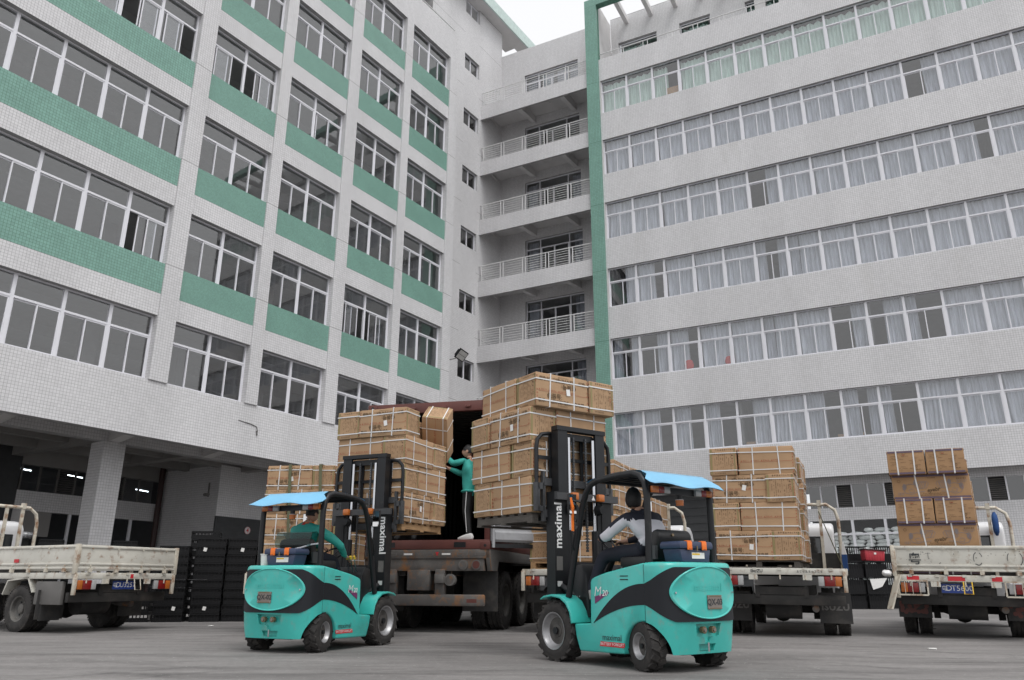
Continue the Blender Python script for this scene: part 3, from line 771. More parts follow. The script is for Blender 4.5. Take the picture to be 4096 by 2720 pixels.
# sacks (things): rounded pillow shapes stacked behind the glass
def pillow_mesh(w, d, h, seed):
    r = random.Random(seed); n, q = 10, 6; vs = []; 
    for j in range(q + 1):
        v = -1 + 2 * j / q
        for i in range(n):
            a = 2 * math.pi * i / n
            e = (1 - abs(v) ** 3.2) ** .6
            vs.append((w / 2 * v * (1 - .05 * abs(v)), d / 2 * math.copysign(abs(math.cos(a)) ** .7, math.cos(a)) * (.35 + .65 * e), h / 2 * math.copysign(abs(math.sin(a)) ** .8, math.sin(a)) * (.18 + .82 * e) + r.uniform(-.008, .008)))
    mb = MB(); mb.add(vs, [(j * n + i, j * n + (i + 1) % n, (j + 1) * n + (i + 1) % n, (j + 1) * n + i) for j in range(q) for i in range(n)] + [tuple(range(n)), tuple(q * n + i for i in range(n))], 'sack')
    return mb.mesh('sack', smooth=70)
PILLOWS = [pillow_mesh(.72, .45, .21, i) for i in range(4)]
SHORT = [pillow_mesh(.42, .45, .21, 9 + i) for i in range(3)]
MRB = facade_mx(62.42, 39.0)
def rb_thing(name, me, s, y, z, rz=0, ry=0):
    o = bpy.data.objects.new(name, me); COL.objects.link(o)
    o.matrix_world = MRB @ Matrix.Translation((s, y, z)) @ Matrix.Rotation(rz, 4, 'Z') @ Matrix.Rotation(ry, 4, 'Y'); return o
rr = random.Random(5); CNT = {}
ORD = ['lowest', 'second', 'third', 'fourth', 'fifth', 'sixth', 'seventh', 'eighth', 'ninth', 'tenth', 'eleventh', 'twelfth', 'thirteenth', 'fourteenth', 'topmost']
COLN = ['leftmost', 'second', 'third', 'fourth', 'fifth', 'sixth', 'seventh', 'eighth', 'ninth', 'tenth', 'eleventh']
for row in range(15):
    z = 1.42 + row * .172; x = -5.0 + (.0 if row % 2 else .1)
    while x < -.6:
        wl_ = .44 if rr.random() < .4 else .72
        if row < 14 or rr.random() < .6:
            ci = CNT.get(row, 0); CNT[row] = ci + 1
            tag(rb_thing('sack', rr.choice(SHORT if wl_ < .5 else PILLOWS), x + wl_ / 2, 1.42 + rr.uniform(-.06, .06), z, rr.uniform(-.08, .08), rr.uniform(-.05, .05)),
                f'white woven sack in the {ORD[row]} row behind the store window, {COLN[ci]} from the left', 'sack', 'white sacks piled behind the store window')
        x += wl_ * .97
# ============================================================ cartons, pallets and stacks
CL, CW, CH = 0.84, 0.42, 0.435
def box_mesh(L, Wd, H, m, seed, bulge=.009):
    r = random.Random(seed)
    bm = bmesh.new(); bmesh.ops.create_cube(bm, size=1.0)
    bmesh.ops.scale(bm, vec=(L, Wd, H), verts=bm.verts); bmesh.ops.translate(bm, vec=(0, 0, H / 2), verts=bm.verts)
    bmesh.ops.bevel(bm, geom=list(bm.edges), offset=.011, segments=2, affect='EDGES', profile=.5)
    bmesh.ops.subdivide_edges(bm, edges=[e for e in bm.edges if e.calc_length() > .2], cuts=3, use_grid_fill=True)
    for v in bm.verts:
        n = noise.noise(Vector((v.co.x * 4 + seed * 7.3, v.co.y * 4, v.co.z * 4)))
        v.co += v.normal * n * bulge
    me = bpy.data.meshes.new('carton'); bm.to_mesh(me); bm.free(); me.materials.append(M[m])
    me.shade_smooth(); me.set_sharp_from_angle(angle=R(40)); return me
CARTON = [box_mesh(CL, CW, CH, 'carton', i) for i in range(4)]
def loop_mesh(name, axis, off, L, Wd, H, w, seed, lift=.006, skew=.0):
    # a strap running round the box; axis 2: horizontal loop at height off, 0: loop in the yz plane at x=off, 1: loop in the xz plane at y=off
    e = lift; t = .0022; mb = MB(); r = random.Random(seed)
    k = lambda: r.uniform(-skew, skew)
    if axis == 2: c = [(-L / 2 - e, -Wd / 2 - e, off + k()), (L / 2 + e, -Wd / 2 - e, off + k()), (L / 2 + e, Wd / 2 + e, off + k()), (-L / 2 - e, Wd / 2 + e, off + k())]; up = (0, 0, 1)
    elif axis == 0: c = [(off + k(), -Wd / 2 - e, -.001), (off + k(), -Wd / 2 - e, H + e), (off + k(), Wd / 2 + e, H + e), (off + k(), Wd / 2 + e, -.001)]; up = (1, 0, 0)
    else: c = [(-L / 2 - e, off + k(), -.001), (-L / 2 - e, off + k(), H + e), (L / 2 + e, off + k(), H + e), (L / 2 + e, off + k(), -.001)]; up = (0, 1, 0)
    for i in range(4):
        a, b = Vector(c[i]), Vector(c[(i + 1) % 4]); d = (b - a).normalized()
        u = Vector(up); n = d.cross(u).normalized(); u = n.cross(d)
        ctr = (a + b) / 2; Lh = (b - a).length + 2 * t
        rot = Matrix((d, u, n)).transposed(); mb.cbox(ctr, (Lh, w, t * 2), 'strap', rot)
    return mb.mesh(name)
STRAPS = [[loop_mesh('strap', 2, CH * .17, CL, CW, CH, .016, 10 + v, skew=.012), loop_mesh('strap', 2, CH * .80, CL, CW, CH, .016, 20 + v, skew=.012),
           loop_mesh('strap', 0, -CL * .22, CL, CW, CH, .016, 30 + v, skew=.014), loop_mesh('strap', 0, CL * .24, CL, CW, CH, .016, 40 + v, skew=.014)] for v in range(3)]
def quad(mb, mx, x, y, w, h, m, rot=0.0):
    c, s = math.cos(rot), math.sin(rot)
    p = [(-w / 2, -h / 2), (w / 2, -h / 2), (w / 2, h / 2), (-w / 2, h / 2)]
    mb.add([mx @ Vector((x + a * c - b * s, y + a * s + b * c, 0)) for a, b in p], [(0, 1, 2, 3)], m)
def tri(mb, mx, x, y, s, m):
    mb.add([mx @ Vector((x - s, y - s, 0)), mx @ Vector((x + s, y - s, 0)), mx @ Vector((x, y + s, 0))], [(0, 1, 2)], m)
def ring(mb, mx, x, y, r, t, m, n=20, sx=1.0, a0=0.0, a1=2 * math.pi):
    vs = []; fs = []
    for i in range(n + 1):
        a = a0 + (a1 - a0) * i / n
        for q in (r, r - t): vs.append(mx @ Vector((x + q * sx * math.cos(a), y + q * math.sin(a), 0)))
    for i in range(n): fs.append((2 * i, 2 * i + 1, 2 * i + 3, 2 * i + 2))
    mb.add(vs, fs, m)
def glyphs(mb, mx, x, y, n, s, m, r, gap=1.25, rot=0.0, vert=False):
    """a run of small blocky characters too small to read"""
    for i in range(n):
        cx, cy = (x, y - i * s * gap) if vert else (x + i * s * gap * math.cos(rot), y + i * s * gap * math.sin(rot))
        for q in range(3):
            if r.random() < .8: quad(mb, mx, cx, cy + (q - 1) * s * .36, s * r.uniform(.5, .95), s * .17, m, rot)
        quad(mb, mx, cx + r.uniform(-.2, .2) * s, cy, s * .17, s * r.uniform(.6, .95), m, rot)
def carton_print():
    r = random.Random(3); mb = MB(); e = .0055
    fA = frame_mx((0, -CW / 2 - e, CH / 2), (1, 0, 0), (0, 0, 1)); fB = frame_mx((0, CW / 2 + e, CH / 2), (-1, 0, 0), (0, 0, 1))
    # plain side: red tape line with small warning marks
    def redline(f):
        x = -CL / 2 + .03; y = -.02
        while x < CL / 2 - .03:
            w = min(r.uniform(.04, .12), CL / 2 - .02 - x); quad(mb, f, x + w / 2, y + r.uniform(-.002, .002), w, .004, 'redink', r.uniform(-.02, .02)); x += w
        x = -CL / 2 + .05
        while x < CL / 2 - .17:
            tri(mb, f, x, y + .021, .011, 'redink'); glyphs(mb, f, x + .032, y + .021, 4, .019, 'redink', r); x += .155
        for q in range(9):
            for sx in (-1, 1):
                if r.random() < .7: quad(mb, f, sx * (CL / 2 - .014), -CH / 2 + .03 + q * .045, .012, r.uniform(.01, .024), 'redink')
    redline(fA); redline(fB)
    # lettered side
    put_text(mb, '包装号:', .075, fB @ Matrix.Translation((-.13, -.075, 0)), 'ink', bold=.0012)
    put_text(mb, '敬示   纸箱内有电瓶、充电器', .058, fB @ Matrix.Translation((-.02, -.143, 0)), 'ink', bold=.0012)
    put_text(mb, '包装号:', .075, fB @ Matrix.Translation((.10, .075, 0)) @ Matrix.Rotation(math.pi, 4, 'Z'), 'ink', bold=.0012)
    put_text(mb, '敬示   纸箱内有电瓶、充电器', .058, fB @ Matrix.Translation((.0, .148, 0)) @ Matrix.Rotation(math.pi, 4, 'Z'), 'ink', bold=.0012)
    glyphs(mb, fB, -.06, .187, 9, .015, 'ink', r); glyphs(mb, fB, -.08, -.187, 9, .015, 'ink', r)
    # ends: columns of small print, handling marks, olive tape
    for sx in (-1, 1):
        f = frame_mx((sx * (CL / 2 + e), 0, CH / 2), (0, sx, 0), (0, 0, 1))
        quad(mb, f, -CW / 2 + .028, 0, .030, CH - .03, 'olive'); quad(mb, f, CW / 2 - .024, 0, .020, CH - .03, 'olive')
        glyphs(mb, f, -.10, .19, 4, .028, 'ink', r); glyphs(mb, f, .04, .19, 6, .024, 'ink', r)
        quad(mb, f, -.15, .135, .014, .034, 'ink'); quad(mb, f, -.125, .135, .014, .034, 'ink')
        ring(mb, f, .148, -.05, .02, .003, 'ink'); tri(mb, f, .148, .10, .014, 'ink'); tri(mb, f, .148, .05, .012, 'ink')
        glyphs(mb, f, .148, .015, 2, .024, 'redink', r, vert=True)
        for c in range(9):
            x = -.125 + c * .031
            if c in (2, 5): glyphs(mb, f, x, .13, r.randint(10, 16), .013, 'ink', r, vert=True)
            elif c in (0, 7): glyphs(mb, f, x, .05, r.randint(6, 10), .012, 'ink', r, vert=True)
            else:
                y = .14
                while y > -.15:
                    h = r.uniform(.01, .05); quad(mb, f, x, y - h / 2, .006, h, 'ink'); y -= h + r.uniform(.008, .06)
        for q in range(7): quad(mb, f, -.12 + q * .024, -.186, .009, .02, 'ink')
        for q in range(8):
            if r.random() < .7: quad(mb, f, CW / 2 - .01, -.17 + q * .045, .01, r.uniform(.012, .03), 'redink')
    return mb.mesh('print', recalc=False)
PRINT = carton_print()
lb = MB(); lb.box(-.03, .03, -.0005, .0005, -.042, .042, 'paper'); LABELM = lb.mesh('paper_label')
def carton(mx, label, group, flip=False, paper=None, seed=0, plain=False):
    r = random.Random(seed)
    m = mx @ Matrix.Rotation(math.pi, 4, 'Z') if flip else mx
    o = bpy.data.objects.new('carton', CARTON[seed % 4]); COL.objects.link(o); o.matrix_world = m
    tag(o, label, 'carton', group)
    for sm in STRAPS[seed % 3]: link('strap', sm, o)
    if not plain: link('print', PRINT, o)
    if paper: link('paper_label', LABELM, o, mx=Matrix.Translation((r.uniform(-.12, .0) if paper > 0 else r.uniform(0, .12), CW / 2 + .0075, CH * r.uniform(.42, .55))) @ Matrix.Rotation(r.uniform(-.25, .25), 4, 'Y'))
    return o
LAYERS = ['bottom', 'second', 'third', 'top', 'fifth']
SEED = [0]
def pin_layer(mx, kind, z, layer, stack, group, text=(), skip=(), S=None, names=None):
    """four cartons round a square; kind A: the box at the rear left corner lies across, B: the one at the rear right"""
    S = S or CL + CW + .01; h = S / 2; s = 1 if kind == 'A' else -1
    pos = [(CW / 2, s * (h - CL / 2), 90), (CL / 2, -s * (h - CW / 2), 0), (S - CW / 2, -s * (h - CL / 2), 90), (S - CL / 2, s * (h - CW / 2), 0)]
    nm = names or (['across the rear left', 'end on rear right', 'at the far right', 'along the left side'] if kind == 'A' else
                   ['across the rear right', 'end on rear left', 'at the far left', 'along the right side'])
    for i, (x, y, a) in enumerate(pos):
        if i in skip: continue
        SEED[0] += 1; sd = SEED[0]; r = random.Random(sd * 13)
        # lettered side (+y of the carton) outward: rear faces look to -x, sides to +-y
        out = {0: 'rear', 1: 'rside' if s > 0 else 'lside', 2: 'far', 3: 'lside' if s > 0 else 'rside'}[i]
        base = {'rear': 90, 'far': -90, 'lside': 0, 'rside': 180}[out]
        want = i in text
        rot = base if want else base + 180
        m = mx @ Matrix.Translation((x + r.uniform(-.016, .016), y + r.uniform(-.016, .016), z)) @ Matrix.Rotation(R(rot + r.uniform(-1.6, 1.6)), 4, 'Z')
        carton(m, f'{layer} layer carton {nm[i]}, {stack}', group, False, 1 if want else None, sd)

def pallet(mx, label, m='wood', w=1.2, d=1.2, group='pallets under the carton stacks'):
    o = empty('pallet', mx, label, 'pallet', group)
    for i in range(7):
        b = MB(); b.box(-.05, .05, -w / 2, w / 2, .10, .122, m); b.build('slat', o, loc=(.06 + i * (d - .12) / 6, 0, 0))
    for y in (-w / 2 + .05, 0, w / 2 - .05):
        b = MB(); b.box(0, d, -.045, .045, .022, .099, m); b.build('bearer', o, loc=(0, y, 0))
    for x in (.05, d / 2, d - .05):
        b = MB(); b.box(-.05, .05, -w / 2, w / 2, 0, .021, m); b.build('slat', o, loc=(x, 0, 0))
    return o
F1M = ground_mx(-2.85, 10.76, 66.0); F2M = ground_mx(1.735, 8.72, 126.0)
g1, g2 = 'cartons carried by the left forklift', 'cartons carried by the right forklift'
s1, s2 = 'on the left forklift load', 'on the right forklift load'
m1 = F1M @ Matrix.Translation((1.64, 0.02, 1.71)); m2 = F2M @ Matrix.Translation((1.66, 0.01, 1.66))
for k, (kd, tx) in enumerate([('A', ()), ('B', ()), ('A', (3,)), ('B', (0,))]):
    pass
# right load: layers from bottom to top
pin_layer(m2, 'B', 0 * CH, LAYERS[0], s2, g2, text=())
pin_layer(m2, 'A', 1 * CH, LAYERS[1], s2, g2, text=(0,))
pin_layer(m2 @ Matrix.Translation((0, .03, 0)), 'B', 2 * CH, LAYERS[2], s2, g2, text=(3, 1))
pin_layer(m2 @ Matrix.Translation((-.09, -.03, 0)) @ Matrix.Rotation(R(-2), 4, 'Z'), 'A', 3 * CH, LAYERS[3], s2, g2, text=(0,))
# left load
pin_layer(m1, 'A', 0 * CH, LAYERS[0], s1, g1, text=(1,))
pin_layer(m1, 'B', 1 * CH, LAYERS[1], s1, g1, text=())
pin_layer(m1, 'A', 2 * CH, LAYERS[2], s1, g1, text=())
pin_layer(m1 @ Matrix.Translation((-.03, .02, 0)), 'B', 3 * CH, LAYERS[3], s1, g1, text=(0,), skip=(3,))
pallet(m1 @ Matrix.Translation((.03, 0, -.125)), 'orange brown wooden pallet under the left forklift load', 'wood')
pallet(m2 @ Matrix.Translation((.03, 0, -.125)), 'dark weathered pallet under the right forklift load', 'wooddark')

# second kind of carton: wide, with line art and two-way vertical straps
DL, DW, DH = 1.17, .575, .405
CARTON2 = [box_mesh(DL, DW, DH, 'carton2', 50 + i, .007) for i in range(2)]
STRAP2 = [loop_mesh('strap', 0, -DL * .2, DL, DW, DH, .022, 61, skew=.03), loop_mesh('strap', 0, DL * .17, DL, DW, DH, .022, 62, skew=.03),
          loop_mesh('strap', 1, -DW * .2, DL, DW, DH, .022, 63, skew=.02), loop_mesh('strap', 1, DW * .24, DL, DW, DH, .022, 64, skew=.02)]
def stroke(mb, mx, pts, w, m):
    P = [Vector((x, y, 0)) for x, y in pts]; vs = []
    for i, p in enumerate(P):
        d = (P[min(i + 1, len(P) - 1)] - P[max(i - 1, 0)]).normalized(); n = Vector((-d.y, d.x, 0)) * w / 2
        vs += [mx @ (p + n), mx @ (p - n)]
    mb.add(vs, [(2 * i, 2 * i + 1, 2 * i + 3, 2 * i + 2) for i in range(len(P) - 1)], m)
def print2():
    mb = MB(); r = random.Random(8); e = .0055
    for sy in (-1, 1):
        f = frame_mx((0, sy * (DW / 2 + e), DH / 2), (-sy, 0, 0), (0, 0, 1))
        for y in (-DH / 2 + .022, DH / 2 - .022): quad(mb, f, 0, y, DL - .03, .032, 'indigo')
        for ox, sg in ((-.2, 1), (.25, -1)):          # a ride-on frame with two wheels, drawn in outline
            def Q(x, y): return (ox + sg * x, y)
            for wx, wy, rr in ((-.2, .0, .05), (-.03, .07, .045)):
                ring(mb, f, ox + sg * wx, wy, rr, .012, 'artink', 18, .62); ring(mb, f, ox + sg * wx, wy, rr * .6, .012, 'artink', 14, .62)
                ring(mb, f, ox + sg * wx, wy, rr * .3, rr * .3, 'artink', 10, .62)
            stroke(mb, f, [Q(-.23, -.03), Q(-.19, -.1), Q(-.1, -.125), Q(-.02, -.09), Q(.1, -.08)], .007, 'artink')
            stroke(mb, f, [Q(-.12, -.1), Q(-.14, -.05), Q(-.08, -.03), Q(-.05, -.08), Q(-.12, -.1)], .006, 'artink')
            stroke(mb, f, [Q(-.05, .0), Q(.03, .09), Q(.14, .085), Q(.17, .05), Q(.13, -.02), Q(.0, -.035), Q(-.05, .0)], .006, 'artink')
            stroke(mb, f, [Q(-.02, -.01), Q(.05, .07), Q(.13, .065), Q(.11, .0)], .006, 'artink')
            for q in range(4): stroke(mb, f, [Q(.0 + q * .03, -.02), Q(.045 + q * .028, .07)], .005, 'artink')
            stroke(mb, f, [Q(-.19, .03), Q(-.1, .05), Q(-.05, .04)], .006, 'artink')
        put_text(mb, 'eyebr', .085, f @ Matrix.Translation((.03, -.055, 0)) @ Matrix.Rotation(.12, 4, 'Z'), 'ink', bold=.002, shear=.3)
        glyphs(mb, f, -.12, -.115, 15, .018, 'ink', r); glyphs(mb, f, -.2, -.142, 22, .016, 'ink', r)
        glyphs(mb, f, .40, .12, 6, .02, 'ink', r); glyphs(mb, f, .385, .09, 7, .02, 'artink', r); glyphs(mb, f, .40, .065, 6, .018, 'artink', r)
        stroke(mb, f, [(.41, .04), (.46, -.06), (.51, .04), (.41, .04)], .003, 'artink'); quad(mb, f, .46, -.01, .02, .02, 'redink')
        ring(mb, f, -.48, .1, .024, .004, 'ink'); glyphs(mb, f, -.5, -.1, 4, .02, 'artink', r); glyphs(mb, f, -.5, -.125, 4, .02, 'artink', r)
        glyphs(mb, f, -.03, .145, 6, .016, 'ink', r)
    for sx in (-1, 1):
        f = frame_mx((sx * (DL / 2 + e), 0, DH / 2), (0, sx, 0), (0, 0, 1))
        for y in (-DH / 2 + .022, DH / 2 - .022): quad(mb, f, 0, y, DW - .03, .03, 'indigo')
        for q in range(11):
            x = -.25 + r.uniform(0, .03); y = .135 - q * .026
            while x < .2:
                w = r.uniform(.03, .12)
                if r.random() < .62: quad(mb, f, x + w / 2, y, w, .0045, 'ink')
                x += w + r.uniform(.02, .09)
        ring(mb, f, .15, -.07, .018, .005, 'ink'); quad(mb, f, -.03, .13, .035, .014, 'redink'); quad(mb, f, .155, -.12, .02, .01, 'ink'); quad(mb, f, .2, -.12, .02, .01, 'ink')
    return mb.mesh('print', recalc=False)
PRINT2 = print2()
def carton2(mx, label, group, seed=0):
    o = bpy.data.objects.new('carton', CARTON2[seed % 2]); COL.objects.link(o); o.matrix_world = mx; tag(o, label, 'carton', group)
    for s in STRAP2: link('strap', s, o)
    link('print', PRINT2, o); return o
# ============================================================ forklifts
M['hubgrey'] = pm('oily_hub', (0.09, 0.085, 0.08), 0.55, var=0.3, scale=9, dirt=(0.03, 0.027, 0.024), dlo=0.45, dhi=0.7, dscale=12)
def wheel_mesh(Rr, wd, rim, lugs=18, chev=True):
    """tyre and rim meshes; axle along y, outer face at -y"""
    t = MB(); h = wd / 2
    t.lathe([(rim * .98, -h * .86), (rim * 1.08, -h * .98), (Rr * .80, -h * 1.0), (Rr * .93, -h * .90), (Rr * .955, -h * .7), (Rr * .955, h * .7), (Rr * .93, h * .90), (Rr * .80, h), (rim * 1.08, h * .98), (rim * .98, h * .86)], 'rubber', 36, caps=False)
    for i in range(lugs):
        a = 2 * math.pi * i / lugs
        for sd in (-1, 1):
            aa = a + (math.pi / lugs if sd > 0 else 0)
            rot = Matrix.Rotation(-aa, 3, 'Y') @ Matrix.Rotation(sd * (.45 if chev else .05), 3, 'X')
            c = Matrix.Rotation(-aa, 3, 'Y') @ Vector((Rr * .965, sd * h * .46, 0))
            t.cbox(c, (Rr * .075, h * .98, 2 * math.pi * Rr / lugs * .56), 'rubber', rot)
    tm = t.mesh('tyre', smooth=38)
    r = MB()
    r.lathe([(rim, -h * .95), (rim * 1.04, -h * 1.0), (rim * .96, -h * .97), (rim * .86, -h * .62), (rim * .74, -h * .45)], 'rimsteel', 28, caps=False)
    r.lathe([(rim * .745, -h * .45), (rim * .68, -h * .12), (rim * .40, -h * .10), (rim * .36, -h * .5), (rim * .16, -h * .55), (.004, -h * .55)], 'hubgrey', 24)
    r.lathe([(rim, h * .95), (rim * .9, h * .6), (rim * .3, h * .5), (.004, h * .5)], 'rimsteel', 20)
    for i in range(8):
        a = 2 * math.pi * i / 8
        r.cyl((rim * .48 * math.cos(a), -h * .30, rim * .48 * math.sin(a)), (rim * .48 * math.cos(a), -h * .10, rim * .48 * math.sin(a)), rim * .065, 'darkgrey', 6)
    r.cyl((0, -h * .78, 0), (0, -h * .6, 0), rim * .2, 'black', 12)
    rm = r.mesh('rim', smooth=40)
    return tm, rm
WF = wheel_mesh(.325, .23, .195, 17)
WR = wheel_mesh(.24, .185, .125, 15)
def add_wheel(parent, meshes, x, y, z, steer=0.0):
    # a wheel is a tyre with its rim; on the left side the outer face turns to +y
    a = steer + (math.pi if y > 0 else 0)
    w = link('wheel', meshes[0], parent, mx=Matrix.Translation((x, y, z)) @ Matrix.Rotation(a, 4, 'Z'))
    link('rim', meshes[1], w); return w

def cw_out(th):
    c, s = math.cos(th), math.sin(th)
    return (-.09 - .345 * max(c, 0) ** .55, .55 * math.copysign(abs(s) ** .72, s))
def cw_x(y):
    s = min(1, (abs(y) / .55)) ** (1 / .72); return -.09 - .345 * max(1 - s * s, 0) ** .275
def arch(x):
    if x > -.34: return .16 + math.sqrt(max(0, 1 - ((x + .05) / .30) ** 2)) * .31
    return .17
def counterweight_mesh():
    N, K = 48, 9; vs = []; fs = []
    rows = []
    for j in range(K + 4):
        row = []
        for i in range(N + 1):
            th = -math.pi / 2 + math.pi * i / N
            x, y = cw_out(th); zb = arch(x)
            if j <= K:
                z = zb + (1.0 - zb) * j / K
                tuck = 1 - .20 * max(0, (.52 - z) / .35) * max(0, math.cos(th))
                px, py = x, y * (1 - .075 * max(0, (.52 - z) / .35) * (1 - abs(math.sin(th)) ** 12))
                px = -.09 + (x + .09) * tuck
            else:
                q = (j - K) / 3; a = q * math.pi / 2; ins = .045 * (1 - math.cos(a)); z = 1.0 + .045 * math.sin(a)
                L = math.hypot(x + .09 - .12, y); px = x + ins * (.12 - (x + .09)) / max(L, .1) * .9; py = y * (1 - ins / .55)
                if i in (0, N): px = x
            row.append((px, py, z))
        rows.append(row)
    for row in rows: vs += row
    n = N + 1; J = len(rows)
    for j in range(J - 1):
        for i in range(N): fs.append((j * n + i, j * n + i + 1, (j + 1) * n + i + 1, (j + 1) * n + i))
    fs.append(tuple((J - 1) * n + i for i in range(n)))
    fs.append(tuple(i for i in range(n - 1, -1, -1)))
    fs.append(tuple([j * n for j in range(J)] + [j * n + N for j in range(J - 1, -1, -1)]))
    mb = MB(); mb.add(vs, fs, 'teal'); return mb
def boolean_cut(me, cutter_mb):
    """subtract a cutter from a mesh and keep only the resulting mesh"""
    a = bpy.data.objects.new('body_blank', me); b = bpy.data.objects.new('cutter', cutter_mb.mesh('cutter'))
    COL.objects.link(a); COL.objects.link(b)
    md = a.modifiers.new('cut', 'BOOLEAN'); md.object = b; md.operation = 'DIFFERENCE'; md.solver = 'EXACT'
    bpy.context.view_layer.update()
    r = bpy.data.meshes.new_from_object(a.evaluated_get(bpy.context.evaluated_depsgraph_get()))
    bm_ = b.data; bpy.data.objects.remove(a); bpy.data.objects.remove(b); bpy.data.meshes.remove(bm_)
    return r
CWM = counterweight_mesh().mesh('counterweight')
cut = MB()
cut.prism([(-.185, .455), (.185, .455), (.165, .335), (.05, .325), (.03, .28), (-.03, .28), (-.05, .325), (-.165, .335)], 0, -.60, -.365, 'teal')
cut.prism([(-.125, .262), (.125, .262), (.105, .195), (-.105, .195)], 0, -.60, -.335, 'teal')
CWM = boolean_cut(CWM, cut)
CWM.shade_smooth(); CWM.set_sharp_from_angle(angle=R(32))

def side_profile():
    a = [(.245, .145), (.93, .135), (.99, .28), (1.015, .41), (.745, .425), (.735, .85), (.715, .885), (.66, .905), (.5, .945), (.2, .995), (-.089, 1.04), (-.089, .47)]
    for i in range(1, 9):
        t = math.pi / 2 * (1 - i / 9); a.append((-.05 + .295 * math.cos(t), .16 + .31 * math.sin(t)))
    return a
def swoosh_side(y, sgn):
    n = 14; vs = []; fs = []
    for i in range(n + 1):
        t = i / n; x = .69 - .779 * t
        zl = .43 + (.63 - .43) * (1 - (1 - t) ** 1.9); zu = .43 + (.835 - .43) * (1 - (1 - t) ** 2.1)
        vs += [(x, y, zl), (x, y, zu)]
    for i in range(n): fs.append((2 * i, 2 * i + 1, 2 * i + 3, 2 * i + 2))
    mb = MB(); d = .004 * sgn
    k = len(vs); vs2 = vs + [(p[0], p[1] + d, p[2]) for p in vs]
    fs2 = [tuple(q + k for q in f) for f in fs] + [(2 * i, 2 * i + 2, 2 * i + 2 + k, 2 * i + k) for i in range(n)] + [(2 * i + 1, 2 * i + 3, 2 * i + 3 + k, 2 * i + 1 + k) for i in range(n)]
    mb.add(vs2, fs2, 'blackstripe'); return mb

